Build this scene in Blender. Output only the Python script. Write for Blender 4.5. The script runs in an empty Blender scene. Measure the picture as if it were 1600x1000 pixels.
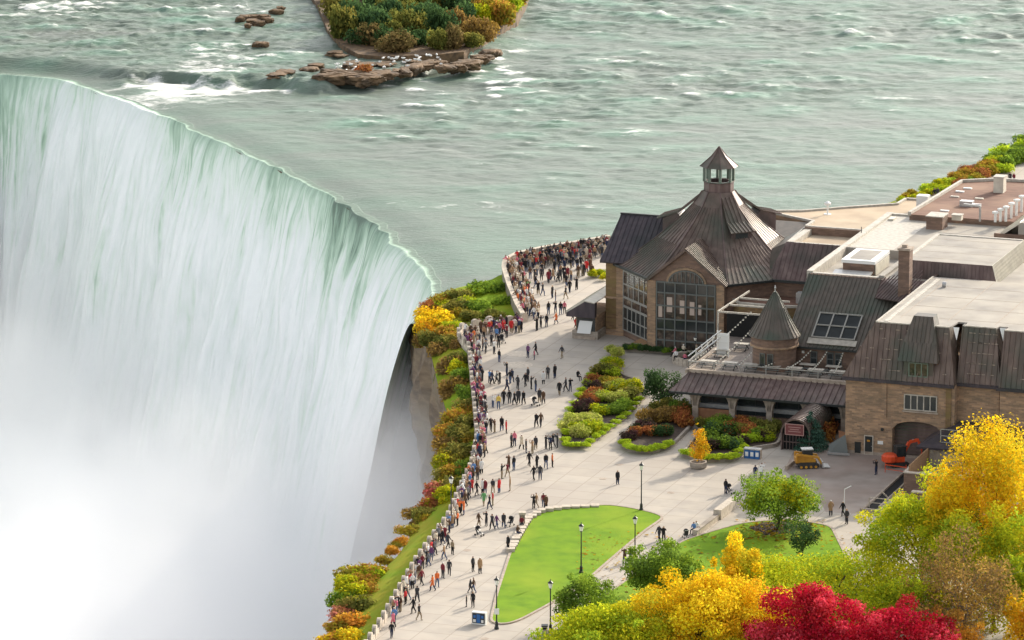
import bpy, bmesh, math, random
import numpy as np
from mathutils import Vector, Matrix
from mathutils.geometry import tessellate_polygon
random.seed(7); rng = np.random.default_rng(11)
S = bpy.context.scene
C = S.collection
# ------------------------------------------------------------------ camera
F = 7900.; PIT = math.radians(13); HC = 146.; CP, SP = math.cos(PIT), math.sin(PIT)
cam = bpy.data.cameras.new("camera"); co = bpy.data.objects.new("camera", cam); C.objects.link(co)
co.location = (0, 0, HC); co.rotation_euler = (math.pi/2 - PIT, 0, 0)
cam.sensor_width = 36; cam.lens = 36*F/1600; cam.clip_start = 1; cam.clip_end = 6000
S.camera = co
# ------------------------------------------------------------------ world, sun, exposure
SUN_EL, SUN_AZ = math.radians(25), math.radians(38)     # azimuth from +Y towards +X
w = bpy.data.worlds.new("World"); S.world = w; w.use_nodes = True
nt = w.node_tree; bg = nt.nodes['Background']
sky = nt.nodes.new('ShaderNodeTexSky'); sky.sky_type = 'NISHITA'; sky.sun_disc = False
sky.sun_elevation = SUN_EL; sky.sun_rotation = SUN_AZ; sky.air_density = 1.0; sky.dust_density = 3.0; sky.ozone_density = 1.0
hs = nt.nodes.new('ShaderNodeHueSaturation'); hs.inputs['Saturation'].default_value = .24; hs.inputs['Value'].default_value = 1.15   # thin high cloud whitens the sky
nt.links.new(sky.outputs[0], hs.inputs['Color']); nt.links.new(hs.outputs[0], bg.inputs[0]); bg.inputs[1].default_value = 0.15
sl = bpy.data.lights.new("sun", 'SUN'); sl.energy = 2.55; sl.angle = math.radians(0.5); sl.color = (1, .885, .71)
so = bpy.data.objects.new("sun", sl); C.objects.link(so)
sd = Vector((math.cos(SUN_EL)*math.sin(SUN_AZ), math.cos(SUN_EL)*math.cos(SUN_AZ), math.sin(SUN_EL)))
so.rotation_euler = (-sd).to_track_quat('-Z', 'Y').to_euler(); so.location = (200, 700, 300)
S.view_settings.view_transform = 'Standard'; S.view_settings.look = 'None'
S.view_settings.exposure = 0.88; S.view_settings.gamma = 1
S.cycles.volume_bounces = 12; S.cycles.max_bounces = 8; S.cycles.volume_step_rate = 2.5; S.cycles.volume_max_steps = 96
S.cycles.use_denoising = True; S.cycles.transparent_max_bounces = 8
# ------------------------------------------------------------------ coordinates
def G(px, py, z=0.):
    """the point at height z seen at photograph pixel (px, py)"""
    u, v = px-800, py-500
    dx, dy, dz = u, F*CP-v*SP, -F*SP-v*CP
    t = (z-HC)/dz
    return Vector((dx*t, dy*t, z))
AX = math.radians(-19.5); OB = G(1320, 707, 0)
UX = Vector((math.cos(AX), math.sin(AX), 0)); VX = Vector((-math.sin(AX), math.cos(AX), 0))
def W(u, v, z=0.): return OB + UX*u + VX*v + Vector((0, 0, z))
def UV(px, py, z):
    d = G(px, py, z)-OB
    return (d.dot(UX), d.dot(VX))
# ------------------------------------------------------------------ materials
MATS = {}
def node(nt, t, **kw):
    n = nt.nodes.new(t)
    for k, v in kw.items():
        if hasattr(n, k): setattr(n, k, v)
        else: n.inputs[k.replace('_', ' ')].default_value = v
    return n
def mat(name, col, rough=.8, col2=None, scale=4., detail=6., stretch=(1, 1, 1), bump=0., bscale=None, metal=0., spec=.4, lo=.35, hi=.65, col3=None, s3=.3, coord='Object'):
    if name in MATS: return MATS[name]
    m = bpy.data.materials.new(name); m.use_nodes = True; nt = m.node_tree; L = nt.links
    b = nt.nodes['Principled BSDF']; b.inputs['Roughness'].default_value = rough; b.inputs['Metallic'].default_value = metal
    b.inputs['Specular IOR Level'].default_value = spec
    b.inputs['Base Color'].default_value = (*col, 1)
    if col2 or bump:
        tc = node(nt, 'ShaderNodeTexCoord'); mp = node(nt, 'ShaderNodeMapping'); mp.inputs['Scale'].default_value = stretch
        L.new(tc.outputs[coord], mp.inputs[0])
    if col2:
        n = node(nt, 'ShaderNodeTexNoise', Scale=scale, Detail=detail); L.new(mp.outputs[0], n.inputs['Vector'])
        r = node(nt, 'ShaderNodeMapRange'); r.inputs[1].default_value = lo; r.inputs[2].default_value = hi; L.new(n.outputs[0], r.inputs[0])
        mx = node(nt, 'ShaderNodeMix', data_type='RGBA'); mx.inputs[6].default_value = (*col, 1); mx.inputs[7].default_value = (*col2, 1)
        L.new(r.outputs[0], mx.inputs[0]); out = mx.outputs[2]
        if col3:
            n3 = node(nt, 'ShaderNodeTexNoise', Scale=s3, Detail=4.); L.new(tc.outputs[coord], n3.inputs['Vector'])
            r3 = node(nt, 'ShaderNodeMapRange'); r3.inputs[1].default_value = .45; r3.inputs[2].default_value = .7; L.new(n3.outputs[0], r3.inputs[0])
            m3 = node(nt, 'ShaderNodeMix', data_type='RGBA'); L.new(out, m3.inputs[6]); m3.inputs[7].default_value = (*col3, 1); L.new(r3.outputs[0], m3.inputs[0]); out = m3.outputs[2]
        L.new(out, b.inputs['Base Color'])
    if bump:
        n2 = node(nt, 'ShaderNodeTexNoise', Scale=bscale or scale, Detail=4.); L.new(mp.outputs[0], n2.inputs['Vector'])
        bp = node(nt, 'ShaderNodeBump', Strength=bump, Distance=.1); L.new(n2.outputs[0], bp.inputs['Height']); L.new(bp.outputs[0], b.inputs['Normal'])
    MATS[name] = m; return m
def brickmat(name, c1, c2, mortar, stain):
    """coursed stone/brick in the thing's own axes"""
    m = bpy.data.materials.new(name); m.use_nodes = True; nt = m.node_tree; L = nt.links
    b = nt.nodes['Principled BSDF']; b.inputs['Roughness'].default_value = .9
    tc = node(nt, 'ShaderNodeTexCoord'); sx = node(nt, 'ShaderNodeSeparateXYZ'); L.new(tc.outputs['Object'], sx.inputs[0])
    ad = node(nt, 'ShaderNodeMath', operation='ADD'); L.new(sx.outputs[0], ad.inputs[0]); L.new(sx.outputs[1], ad.inputs[1])
    cb = node(nt, 'ShaderNodeCombineXYZ'); L.new(ad.outputs[0], cb.inputs[0]); L.new(sx.outputs[2], cb.inputs[1])
    br = node(nt, 'ShaderNodeTexBrick', offset=.5); br.inputs['Scale'].default_value = 1
    br.inputs['Brick Width'].default_value = .62; br.inputs['Row Height'].default_value = .21; br.inputs['Mortar Size'].default_value = .012
    br.inputs['Color1'].default_value = (*c1, 1); br.inputs['Color2'].default_value = (*c2, 1); br.inputs['Mortar'].default_value = (*mortar, 1)
    L.new(cb.outputs[0], br.inputs['Vector'])
    n = node(nt, 'ShaderNodeTexNoise', Scale=.7, Detail=8., Roughness=.7); mp = node(nt, 'ShaderNodeMapping'); mp.inputs['Scale'].default_value = (.6, .6, 2.2)
    L.new(tc.outputs['Object'], mp.inputs[0]); L.new(mp.outputs[0], n.inputs['Vector'])
    r = node(nt, 'ShaderNodeMapRange'); r.inputs[1].default_value = .42; r.inputs[2].default_value = .68; L.new(n.outputs[0], r.inputs[0])
    mx = node(nt, 'ShaderNodeMix', data_type='RGBA'); L.new(br.outputs[0], mx.inputs[6]); mx.inputs[7].default_value = (*stain, 1); L.new(r.outputs[0], mx.inputs[0])
    L.new(mx.outputs[2], b.inputs['Base Color'])
    MATS[name] = m; return m
brickmat('tan_brick', (.48, .30, .175), (.24, .155, .10), (.36, .28, .20), (.20, .145, .095))
brickmat('brown_brick', (.26, .165, .115), (.16, .105, .08), (.22, .155, .12), (.13, .085, .06))
brickmat('yellow_brick', (.25, .16, .075), (.16, .095, .05), (.2, .13, .08), (.19, .14, .05))
brickmat('grey_stone', (.42, .36, .29), (.27, .23, .19), (.25, .21, .17), (.2, .17, .14))
M = MATS
def copper(name, a, b_, g):
    return mat(name, a, .5, b_, scale=.9, stretch=(1.4, 1.4, .35), lo=.38, hi=.66, col3=g, s3=.22, metal=.25, bump=.15, bscale=6)
copper('copper_roof', (.112, .077, .062), (.18, .13, .105), (.075, .08, .06))
copper('green_copper', (.092, .08, .064), (.135, .11, .09), (.065, .085, .062))
mat('decking', (.24, .2, .17), .8, (.17, .14, .12), scale=1.5)
copper('violet_roof', (.05, .042, .05), (.085, .068, .075), (.04, .04, .042))
copper('red_copper', (.115, .073, .067), (.19, .135, .12), (.085, .07, .06))
mat('flat_roof', (.38, .35, .305), .9, (.26, .24, .215), scale=.3, detail=8, col3=(.42, .37, .30), s3=.06, bump=.2, bscale=8)
mat('warm_roof', (.48, .39, .28), .9, (.36, .28, .2), scale=.3, detail=8, col3=(.48, .36, .24), s3=.05)
mat('brown_gravel', (.21, .115, .08), .95, (.13, .07, .05), scale=1.2, detail=8, stretch=(.4, 2, 1), col3=(.26, .16, .11), s3=.15)
mat('flashing', (.50, .46, .39), .6, (.36, .33, .28), scale=2)
mat('white_paint', (.75, .75, .72), .5); mat('cream_panel', (.62, .58, .48), .6, (.5, .46, .38), scale=1)
mat('steel', (.5, .5, .48), .35, (.4, .4, .4), scale=3, metal=.6)
mat('glass', (.02, .028, .03), .08, (.045, .05, .05), scale=.35, detail=2, spec=.8)
mat('dark_glass', (.03, .035, .035), .3, (.015, .018, .018), scale=.6, spec=.25)
mat('warm_glass', (.07, .05, .04), .12, (.02, .022, .022), scale=.8, detail=5, spec=.7, lo=.42, hi=.58, col3=(.16, .12, .09), s3=1.6)
mat('frame_grey', (.12, .13, .12), .5); mat('frame_light', (.30, .29, .26), .5); mat('green_frame', (.13, .17, .13), .5)
mat('dark_metal', (.022, .025, .024), .5); mat('dark_void', (.012, .012, .012), .9)  # the void colour is near-black, standing for shade inside hollows
mat('paving', (.455, .405, .34), .9, (.36, .325, .285), scale=.35, detail=12, lo=.4, hi=.75, col3=(.39, .345, .295), s3=.045, bump=.05, bscale=3)
mat('kerb', (.42, .35, .28), .9, (.3, .24, .19), scale=2)
mat('pale_stone', (.56, .49, .40), .85, (.42, .36, .29), scale=2.5, bump=.3, bscale=5)
mat('rock', (.21, .155, .10), .9, (.09, .065, .045), scale=.35, detail=12, stretch=(1, 1, 3.5), bump=1., bscale=1.2, col3=(.18, .14, .09), s3=.12)
mat('wet_rock', (.20, .125, .065), .85, (.07, .048, .03), scale=.9, detail=10, bump=1., bscale=1.5)
mat('grass', (.175, .30, .012), .95, (.115, .22, .012), scale=.6, detail=12, lo=.3, hi=.7, col3=(.23, .32, .02), s3=.12, bump=.3, bscale=12, spec=.1)
mat('bank_grass', (.18, .29, .012), .95, (.28, .27, .02), scale=.2, detail=8, bump=.4, bscale=9, spec=.1)
mat('soil', (.06, .038, .025), .95, (.03, .02, .015), scale=2)
mat('bark', (.085, .06, .042), .9, (.045, .032, .025), scale=6, stretch=(1, 1, .2), bump=.5)
mat('grey_bark', (.24, .19, .15), .9, (.14, .1, .08), scale=6)
mat('wood', (.33, .2, .10), .8, (.25, .14, .07), scale=2, stretch=(1, 1, 6))
mat('plywood', (.30, .15, .075), .8, (.22, .1, .05), scale=1.5)
mat('dig_yellow', (.55, .27, .03), .45, (.42, .19, .02), scale=2); mat('dig_orange', (.78, .09, .025), .4, (.6, .07, .02), scale=2)
mat('rubber', (.025, .024, .022), .8, (.05, .045, .04), scale=3); mat('bin_blue', (.03, .13, .36), .4); mat('tarp_blue', (.02, .022, .075), .5)
mat('sign_red', (.16, .045, .045), .5); mat('sign_line', (.42, .25, .22), .5); mat('lamp_glass', (.8, .8, .74), .2); mat('bulb', (.8, .78, .68), .3)
mat('asphalt_worn', (.36, .31, .27), .9, (.24, .195, .165), scale=.25, detail=9, col3=(.3, .22, .18), s3=.09)
mat('cone_orange', (.8, .16, .05), .5); mat('curtain', (.5, .4, .33), .7)
mat('skin', (.42, .25, .17), .6)
def leafmat(name, trans=.45):
    m = bpy.data.materials.new(name); m.use_nodes = True; nt = m.node_tree; L = nt.links
    for n in list(nt.nodes):
        if n.type == 'BSDF_PRINCIPLED': nt.nodes.remove(n)
    o = [n for n in nt.nodes if n.type == 'OUTPUT_MATERIAL'][0]
    a = node(nt, 'ShaderNodeAttribute'); a.attribute_name = 'col'
    d = node(nt, 'ShaderNodeBsdfDiffuse'); t = node(nt, 'ShaderNodeBsdfTranslucent'); x = node(nt, 'ShaderNodeMixShader'); x.inputs[0].default_value = trans
    L.new(a.outputs[0], d.inputs[0]); L.new(a.outputs[0], t.inputs[0]); L.new(d.outputs[0], x.inputs[1]); L.new(t.outputs[0], x.inputs[2]); L.new(x.outputs[0], o.inputs[0])
    MATS[name] = m
leafmat('leaf')
def fix_paving():
    m = MATS['paving']; nt = m.node_tree; L = nt.links; b = nt.nodes['Principled BSDF']; src = b.inputs['Base Color'].links[0].from_socket
    tc = node(nt, 'ShaderNodeTexCoord'); mp = node(nt, 'ShaderNodeMapping'); mp.inputs['Rotation'].default_value = (0, 0, .34); L.new(tc.outputs['Object'], mp.inputs[0])
    br = node(nt, 'ShaderNodeTexBrick', offset=0.); br.inputs['Scale'].default_value = 1; br.inputs['Brick Width'].default_value = 3.2; br.inputs['Row Height'].default_value = 3.2; br.inputs['Mortar Size'].default_value = .05
    br.inputs['Color1'].default_value = (1, 1, 1, 1); br.inputs['Color2'].default_value = (.93, .92, .91, 1); br.inputs['Mortar'].default_value = (.74, .72, .7, 1); L.new(mp.outputs[0], br.inputs['Vector'])
    mx = node(nt, 'ShaderNodeMix', data_type='RGBA', blend_type='MULTIPLY'); mx.inputs[0].default_value = 1; L.new(src, mx.inputs[6]); L.new(br.outputs[0], mx.inputs[7]); L.new(mx.outputs[2], b.inputs['Base Color'])
# ------------------------------------------------------------------ mesh helpers
SPLIT = {'pilaster', 'blind', 'mullion', 'bulb', 'post', 'hip_cap', 'lantern_hip', 'dark_pane', 'loose_panel', 'slat_gate', 'side_panel', 'leg', 'bench', 'wheel', 'cushion'}; PIECES = {}
class MB:
    def __init__(s): s.v = []; s.f = []
    def add(s, vs, fs):
        o = len(s.v); s.v += [tuple(p) for p in vs]; s.f += [tuple(i+o for i in f) for f in fs]; return s
    def box(s, x0, x1, y0, y1, z0, z1):
        return s.add([(x0,y0,z0),(x1,y0,z0),(x1,y1,z0),(x0,y1,z0),(x0,y0,z1),(x1,y0,z1),(x1,y1,z1),(x0,y1,z1)],
                     [(0,3,2,1),(4,5,6,7),(0,1,5,4),(1,2,6,5),(2,3,7,6),(3,0,4,7)])
    def bar(s, a, b, w=.05, h=None):
        a, b = Vector(a), Vector(b); h = h or w; d = (b-a).normalized()
        r = d.cross(Vector((0, 0, 1)))
        r = r.normalized() if r.length > 1e-3 else Vector((1, 0, 0))
        u = r.cross(d).normalized(); r = r*w/2; u = u*h/2
        return s.add([a-r-u, a+r-u, a+r+u, a-r+u, b-r-u, b+r-u, b+r+u, b-r+u], [(0,1,2,3),(7,6,5,4),(0,4,5,1),(1,5,6,2),(2,6,7,3),(3,7,4,0)])
    def tube(s, a, b, r0, r1, n=8, caps=True):
        a, b = Vector(a), Vector(b); d = (b-a).normalized()
        x = d.orthogonal().normalized(); y = d.cross(x)
        vs = []
        for p, r in ((a, r0), (b, r1)):
            for i in range(n):
                t = 2*math.pi*i/n; vs.append(p+(x*math.cos(t)+y*math.sin(t))*r)
        fs = [(i, (i+1) % n, n+(i+1) % n, n+i) for i in range(n)]
        if caps: fs += [tuple(range(n-1, -1, -1)), tuple(range(n, 2*n))]
        return s.add(vs, fs)
    def lathe(s, c, prof, n=12, a0=0.):
        c = Vector(c); vs = []; fs = []
        for r, z in prof:
            for i in range(n):
                t = a0+2*math.pi*i/n; vs.append(c+Vector((r*math.cos(t), r*math.sin(t), z)))
        for k in range(len(prof)-1):
            for i in range(n):
                j = (i+1) % n; fs.append((k*n+i, k*n+j, (k+1)*n+j, (k+1)*n+i))
        fs += [tuple(range(n-1, -1, -1)), tuple(range((len(prof)-1)*n, len(prof)*n))]
        return s.add(vs, fs)
    def prism(s, poly, z0, z1):
        """poly: list of (x, y); any simple outline"""
        n = len(poly)
        ar = sum(poly[i][0]*poly[(i+1) % n][1]-poly[(i+1) % n][0]*poly[i][1] for i in range(n))
        if ar < 0: poly = poly[::-1]
        tri = tessellate_polygon([[Vector((p[0], p[1], 0)) for p in poly]])
        top = []
        for t in tri:
            a, b, c = (poly[i] for i in t)
            cr = (b[0]-a[0])*(c[1]-a[1])-(b[1]-a[1])*(c[0]-a[0])
            top.append(tuple(t) if cr > 0 else tuple(t)[::-1])
        vs = [(p[0], p[1], z1) for p in poly]+[(p[0], p[1], z0) for p in poly]
        fs = top+[tuple(i+n for i in t[::-1]) for t in top]+[(i, n+i, n+(i+1) % n, (i+1) % n) for i in range(n)]
        return s.add(vs, fs)
    def face(s, pts): return s.add(pts, [tuple(range(len(pts)))])
    def slab(s, pts, th=.12):
        pts = [Vector(p) for p in pts]; n = (pts[1]-pts[0]).cross(pts[2]-pts[0]).normalized()
        if n.z < 0: pts = pts[::-1]; n = -n
        k = len(pts); low = [p-n*th for p in pts]
        return s.add(pts+low, [tuple(range(k)), tuple(range(2*k-1, k-1, -1))]+[(i, k+i, k+(i+1) % k, (i+1) % k) for i in range(k)])
    def ribs(s, pts, sp=.6, w=.07, h=.08, up=None):
        """standing seams running up the slope of a planar outline"""
        pts = [Vector(p) for p in pts]; n = (pts[1]-pts[0]).cross(pts[2]-pts[0]).normalized()
        if n.z < 0: n = -n
        if up is None: up = (Vector((0, 0, 1))-n*n.z).normalized()
        hz = up.cross(n).normalized(); o = pts[0]
        q = [((p-o).dot(hz), (p-o).dot(up)) for p in pts]
        a, b = min(p[0] for p in q), max(p[0] for p in q); k = max(1, round((b-a)/sp))
        for i in range(k+1):
            t = a+(b-a)*min(max(i/k, .004), .996); ys = []
            for j in range(len(q)):
                (x0, y0), (x1, y1) = q[j], q[(j+1) % len(q)]
                if (x0-t)*(x1-t) < 0: ys.append(y0+(y1-y0)*(t-x0)/(x1-x0))
            ys.sort()
            for y0, y1 in zip(ys[::2], ys[1::2]):
                if y1-y0 > .2:
                    A_ = o+hz*t+up*y0+n*(h*.4); B_ = o+hz*t+up*y1+n*(h*.4); r = hz*w/2; u = n*h*.6
                    s.add([A_-r-u, A_+r-u, A_+r+u, A_-r+u, B_-r-u, B_+r-u, B_+r+u, B_-r+u], [(0,1,2,3),(7,6,5,4),(0,4,5,1),(1,5,6,2),(2,6,7,3),(3,7,4,0)])
        return s
    def pieces(s):
        par = list(range(len(s.v)))
        def fd(i):
            while par[i] != i: par[i] = par[par[i]]; i = par[i]
            return i
        for f in s.f:
            a = fd(f[0])
            for j in f[1:]: par[fd(j)] = a
        g = {}
        for f in s.f: g.setdefault(fd(f[0]), []).append(f)
        out = []
        for fs in g.values():
            ids = sorted({i for f in fs for i in f}); mp = {i: k for k, i in enumerate(ids)}; q = MB(); q.v = [s.v[i] for i in ids]; q.f = [tuple(mp[i] for i in f) for f in fs]; out.append(q)
        return out
    def build(s, name, m, parent=None, off=(0, 0, 0), smooth=False):
        if name in SPLIT and not getattr(s, 'one', False):
            ps = s.pieces()
            if 1 < len(ps) <= 60:
                for q in ps: q.one = True
                os_ = [q.build(name, m, parent, off, smooth) for q in ps]; PIECES[os_[0].name] = os_; return os_[0]
        me = bpy.data.meshes.new(name); o_ = Vector(off)
        me.from_pydata([tuple(Vector(p)-o_) for p in s.v], [], s.f); me.materials.append(MATS[m] if isinstance(m, str) else m)
        if smooth: me.polygons.foreach_set('use_smooth', [True]*len(me.polygons))
        bm = bmesh.new(); bm.from_mesh(me); bmesh.ops.recalc_face_normals(bm, faces=bm.faces); bm.to_mesh(me); bm.free()
        o = bpy.data.objects.new(name, me); C.objects.link(o)
        if parent: o.parent = parent
        return o
def tag(o, label=None, cat=None, group=None, kind=None):
    if label: o['label'] = label
    if cat: o['category'] = cat
    if group: o['group'] = group
    if kind: o['kind'] = kind
    return o
def thing(name, loc, label, cat, group=None, rz=0.):
    o = bpy.data.objects.new(name, None); C.objects.link(o); o.location = loc; o.rotation_euler = (0, 0, rz); o.empty_display_size = .5
    return tag(o, label, cat, group)
def copy_thing(src, loc, label, rz=None):
    r = src.copy(); C.objects.link(r); r.location = loc; r['label'] = label
    if rz is not None: r.rotation_euler = (0, 0, rz)
    for ch in src.children:
        c = ch.copy(); C.objects.link(c); c.parent = r
        for g in ch.children:
            d = g.copy(); C.objects.link(d); d.parent = c
    return r
class Bld:
    """a building in the (u, v, z) axes of the site; parts are given in those axes"""
    def __init__(s, name, u, v, label, cat='building'):
        s.o = (u, v, 0); s.root = thing(name, W(u, v), label, cat, rz=AX)
    def part(s, mb, name, m, parent=None): return mb.build(name, m, parent or s.root, s.o)
def under(o, p):
    for q in PIECES.get(o.name, [o]): q.parent = p
def fast_mesh(name, V_, F_, m, col=None, smooth=False, parent=None, attrs=None):
    V_ = np.asarray(V_, np.float32); F_ = np.asarray(F_, np.int32); k = F_.shape[1]
    me = bpy.data.meshes.new(name); me.vertices.add(len(V_)); me.vertices.foreach_set('co', V_.ravel())
    me.loops.add(F_.size); me.loops.foreach_set('vertex_index', F_.ravel())
    me.polygons.add(len(F_)); me.polygons.foreach_set('loop_start', np.arange(0, F_.size, k, dtype=np.int32))
    me.polygons.foreach_set('loop_total', np.full(len(F_), k, np.int32))
    if smooth: me.polygons.foreach_set('use_smooth', np.ones(len(F_), bool))
    me.update(calc_edges=True)
    if col is not None:
        a = me.attributes.new('col', 'FLOAT_COLOR', 'POINT'); c4 = np.ones((len(V_), 4), np.float32); c4[:, :3] = col; a.data.foreach_set('color', c4.ravel())
    for kx, arr in (attrs or {}).items():
        a = me.attributes.new(kx, 'FLOAT', 'POINT'); a.data.foreach_set('value', np.asarray(arr, np.float32))
    me.materials.append(MATS[m] if isinstance(m, str) else m)
    o = bpy.data.objects.new(name, me); C.objects.link(o)
    if parent: o.parent = parent
    return o
def fftnoise(nx, ny, dx, fn, seed):
    """periodic noise field whose spectrum amplitude is fn(kx, ky), unit variance"""
    r = np.random.default_rng(seed); g = r.standard_normal((ny, nx))
    kx = np.fft.fftfreq(nx, dx)[None, :]; ky = np.fft.fftfreq(ny, dx)[:, None]
    a = fn(kx, ky); a[0, 0] = 0
    h = np.fft.ifft2(np.fft.fft2(g)*a).real
    return h/h.std()
def sstep(a, b, x): t = np.clip((x-a)/(b-a), 0, 1); return t*t*(3-2*t)
def resample(P, d):
    P = np.asarray(P, float); seg = np.linalg.norm(np.diff(P, axis=0), axis=1); s = np.r_[0, np.cumsum(seg)]
    n = int(s[-1]/d)+1; t = np.linspace(0, s[-1], n)
    return np.stack([np.interp(t, s, P[:, i]) for i in range(P.shape[1])], 1)
def smooth_line(P, d, k):
    Q = resample(P, d); k = max(1, int(k/d)); ker = np.hanning(2*k+3)[1:-1]; ker /= ker.sum()
    out = np.empty_like(Q)
    for i in range(Q.shape[1]):
        e = np.r_[2*Q[0, i]-Q[k:0:-1, i], Q[:, i], 2*Q[-1, i]-Q[-2:-k-2:-1, i]]; out[:, i] = np.convolve(e, ker, 'valid')
    return out
# ================================================================== RIVER, FALLS, GORGE
ZR = -2.0
BR = [(-900, 420), (-600, 260), (-260, 150), (-120, 120), (0, 111), (80, 117), (125, 127), (180, 150), (235, 168), (320, 205), (430, 257), (520, 302), (600, 356), (645, 398), (670, 430), (676, 452), (668, 474), (640, 500)]
br = smooth_line([tuple(G(x, y, ZR)[:2]) for x, y in BR], .5, 3.5)
tng = np.gradient(br, axis=0); tng = np.stack([smooth_line(tng, 1, 1)[:, i] if False else np.convolve(np.pad(tng[:, i], 8, 'edge'), np.ones(17)/17, 'valid') for i in (0, 1)], 1)
tng /= np.linalg.norm(tng, axis=1)[:, None]
nrm = np.stack([tng[:, 1], -tng[:, 0]], 1)            # travelling away from the far end, the gorge lies on this side
if nrm[len(nrm)//2, 0] > 0: nrm = -nrm
_jit = np.convolve(np.random.default_rng(3).standard_normal(len(br)+60), np.hanning(14), 'same')[30:30+len(br)]; br = br+nrm*(_jit/_jit.std()*.3)[:, None]
def river_shader():
    m = bpy.data.materials.new('river_water'); m.use_nodes = True; nt = m.node_tree; L = nt.links
    b = nt.nodes['Principled BSDF']; b.inputs['IOR'].default_value = 1.33; b.inputs['Specular IOR Level'].default_value = .36
    tc = node(nt, 'ShaderNodeTexCoord')
    def noise(sc, det, st, rough=.6, dist=0.):
        mp = node(nt, 'ShaderNodeMapping'); mp.inputs['Scale'].default_value = st; mp.inputs['Rotation'].default_value = (0, 0, math.radians(8)); L.new(tc.outputs['Object'], mp.inputs[0])
        n = node(nt, 'ShaderNodeTexNoise', Scale=sc, Detail=det, Roughness=rough, Distortion=dist); L.new(mp.outputs[0], n.inputs['Vector']); return n
    def rng_(sock, a, b_, c=0., d=1.):
        r = node(nt, 'ShaderNodeMapRange'); r.inputs[1].default_value = a; r.inputs[2].default_value = b_; r.inputs[3].default_value = c; r.inputs[4].default_value = d; L.new(sock, r.inputs[0]); return r.outputs[0]
    fa = node(nt, 'ShaderNodeAttribute'); fa.attribute_name = 'foam'
    ga = node(nt, 'ShaderNodeAttribute'); ga.attribute_name = 'crest'
    n1 = noise(.75, 10, (.55, 1.2, 1), .68, 1.2)
    add = node(nt, 'ShaderNodeMath', operation='ADD'); L.new(fa.outputs['Fac'], add.inputs[0]); L.new(rng_(n1.outputs[0], .3, .7, -.5, .5), add.inputs[1])
    foam = rng_(add.outputs[0], .34, .98)
    base = node(nt, 'ShaderNodeMix', data_type='RGBA'); base.inputs[6].default_value = (.11, .16, .12, 1); base.inputs[7].default_value = (.14, .26, .185, 1); L.new(ga.outputs['Fac'], base.inputs[0])
    n2 = noise(.05, 5, (.5, 1.6, 1)); b2 = node(nt, 'ShaderNodeMix', data_type='RGBA'); L.new(base.outputs[2], b2.inputs[6]); b2.inputs[7].default_value = (.145, .168, .142, 1); L.new(rng_(n2.outputs[0], .4, .7), b2.inputs[0])
    mx = node(nt, 'ShaderNodeMix', data_type='RGBA'); L.new(b2.outputs[2], mx.inputs[6]); mx.inputs[7].default_value = (.8, .8, .77, 1); L.new(foam, mx.inputs[0])
    L.new(mx.outputs[2], b.inputs['Base Color']); L.new(rng_(foam, 0, 1, .42, .9), b.inputs['Roughness'])
    n3 = noise(1.3, 9, (.5, 1.5, 1), .62); bp = node(nt, 'ShaderNodeBump', Strength=.62, Distance=.4); L.new(n3.outputs[0], bp.inputs['Height']); L.new(bp.outputs[0], b.inputs['Normal'])
    MATS['river_water'] = m
river_shader()
def side_of_brink(X, Y):
    """signed distance to the brink, positive over the river (chunked)"""
    out = np.empty(X.size); xy = np.stack([X.ravel(), Y.ravel()], 1); bb = br[::3]; nn = nrm[::3]
    for i in range(0, len(xy), 20000):
        q = xy[i:i+20000]; d2 = ((q[:, None]-bb[None])**2).sum(2); j = d2.argmin(1)
        out[i:i+20000] = -np.sign(((q-bb[j])*nn[j]).sum(1))*np.sqrt(d2[np.arange(len(q)), j])
    return out.reshape(X.shape)
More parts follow.
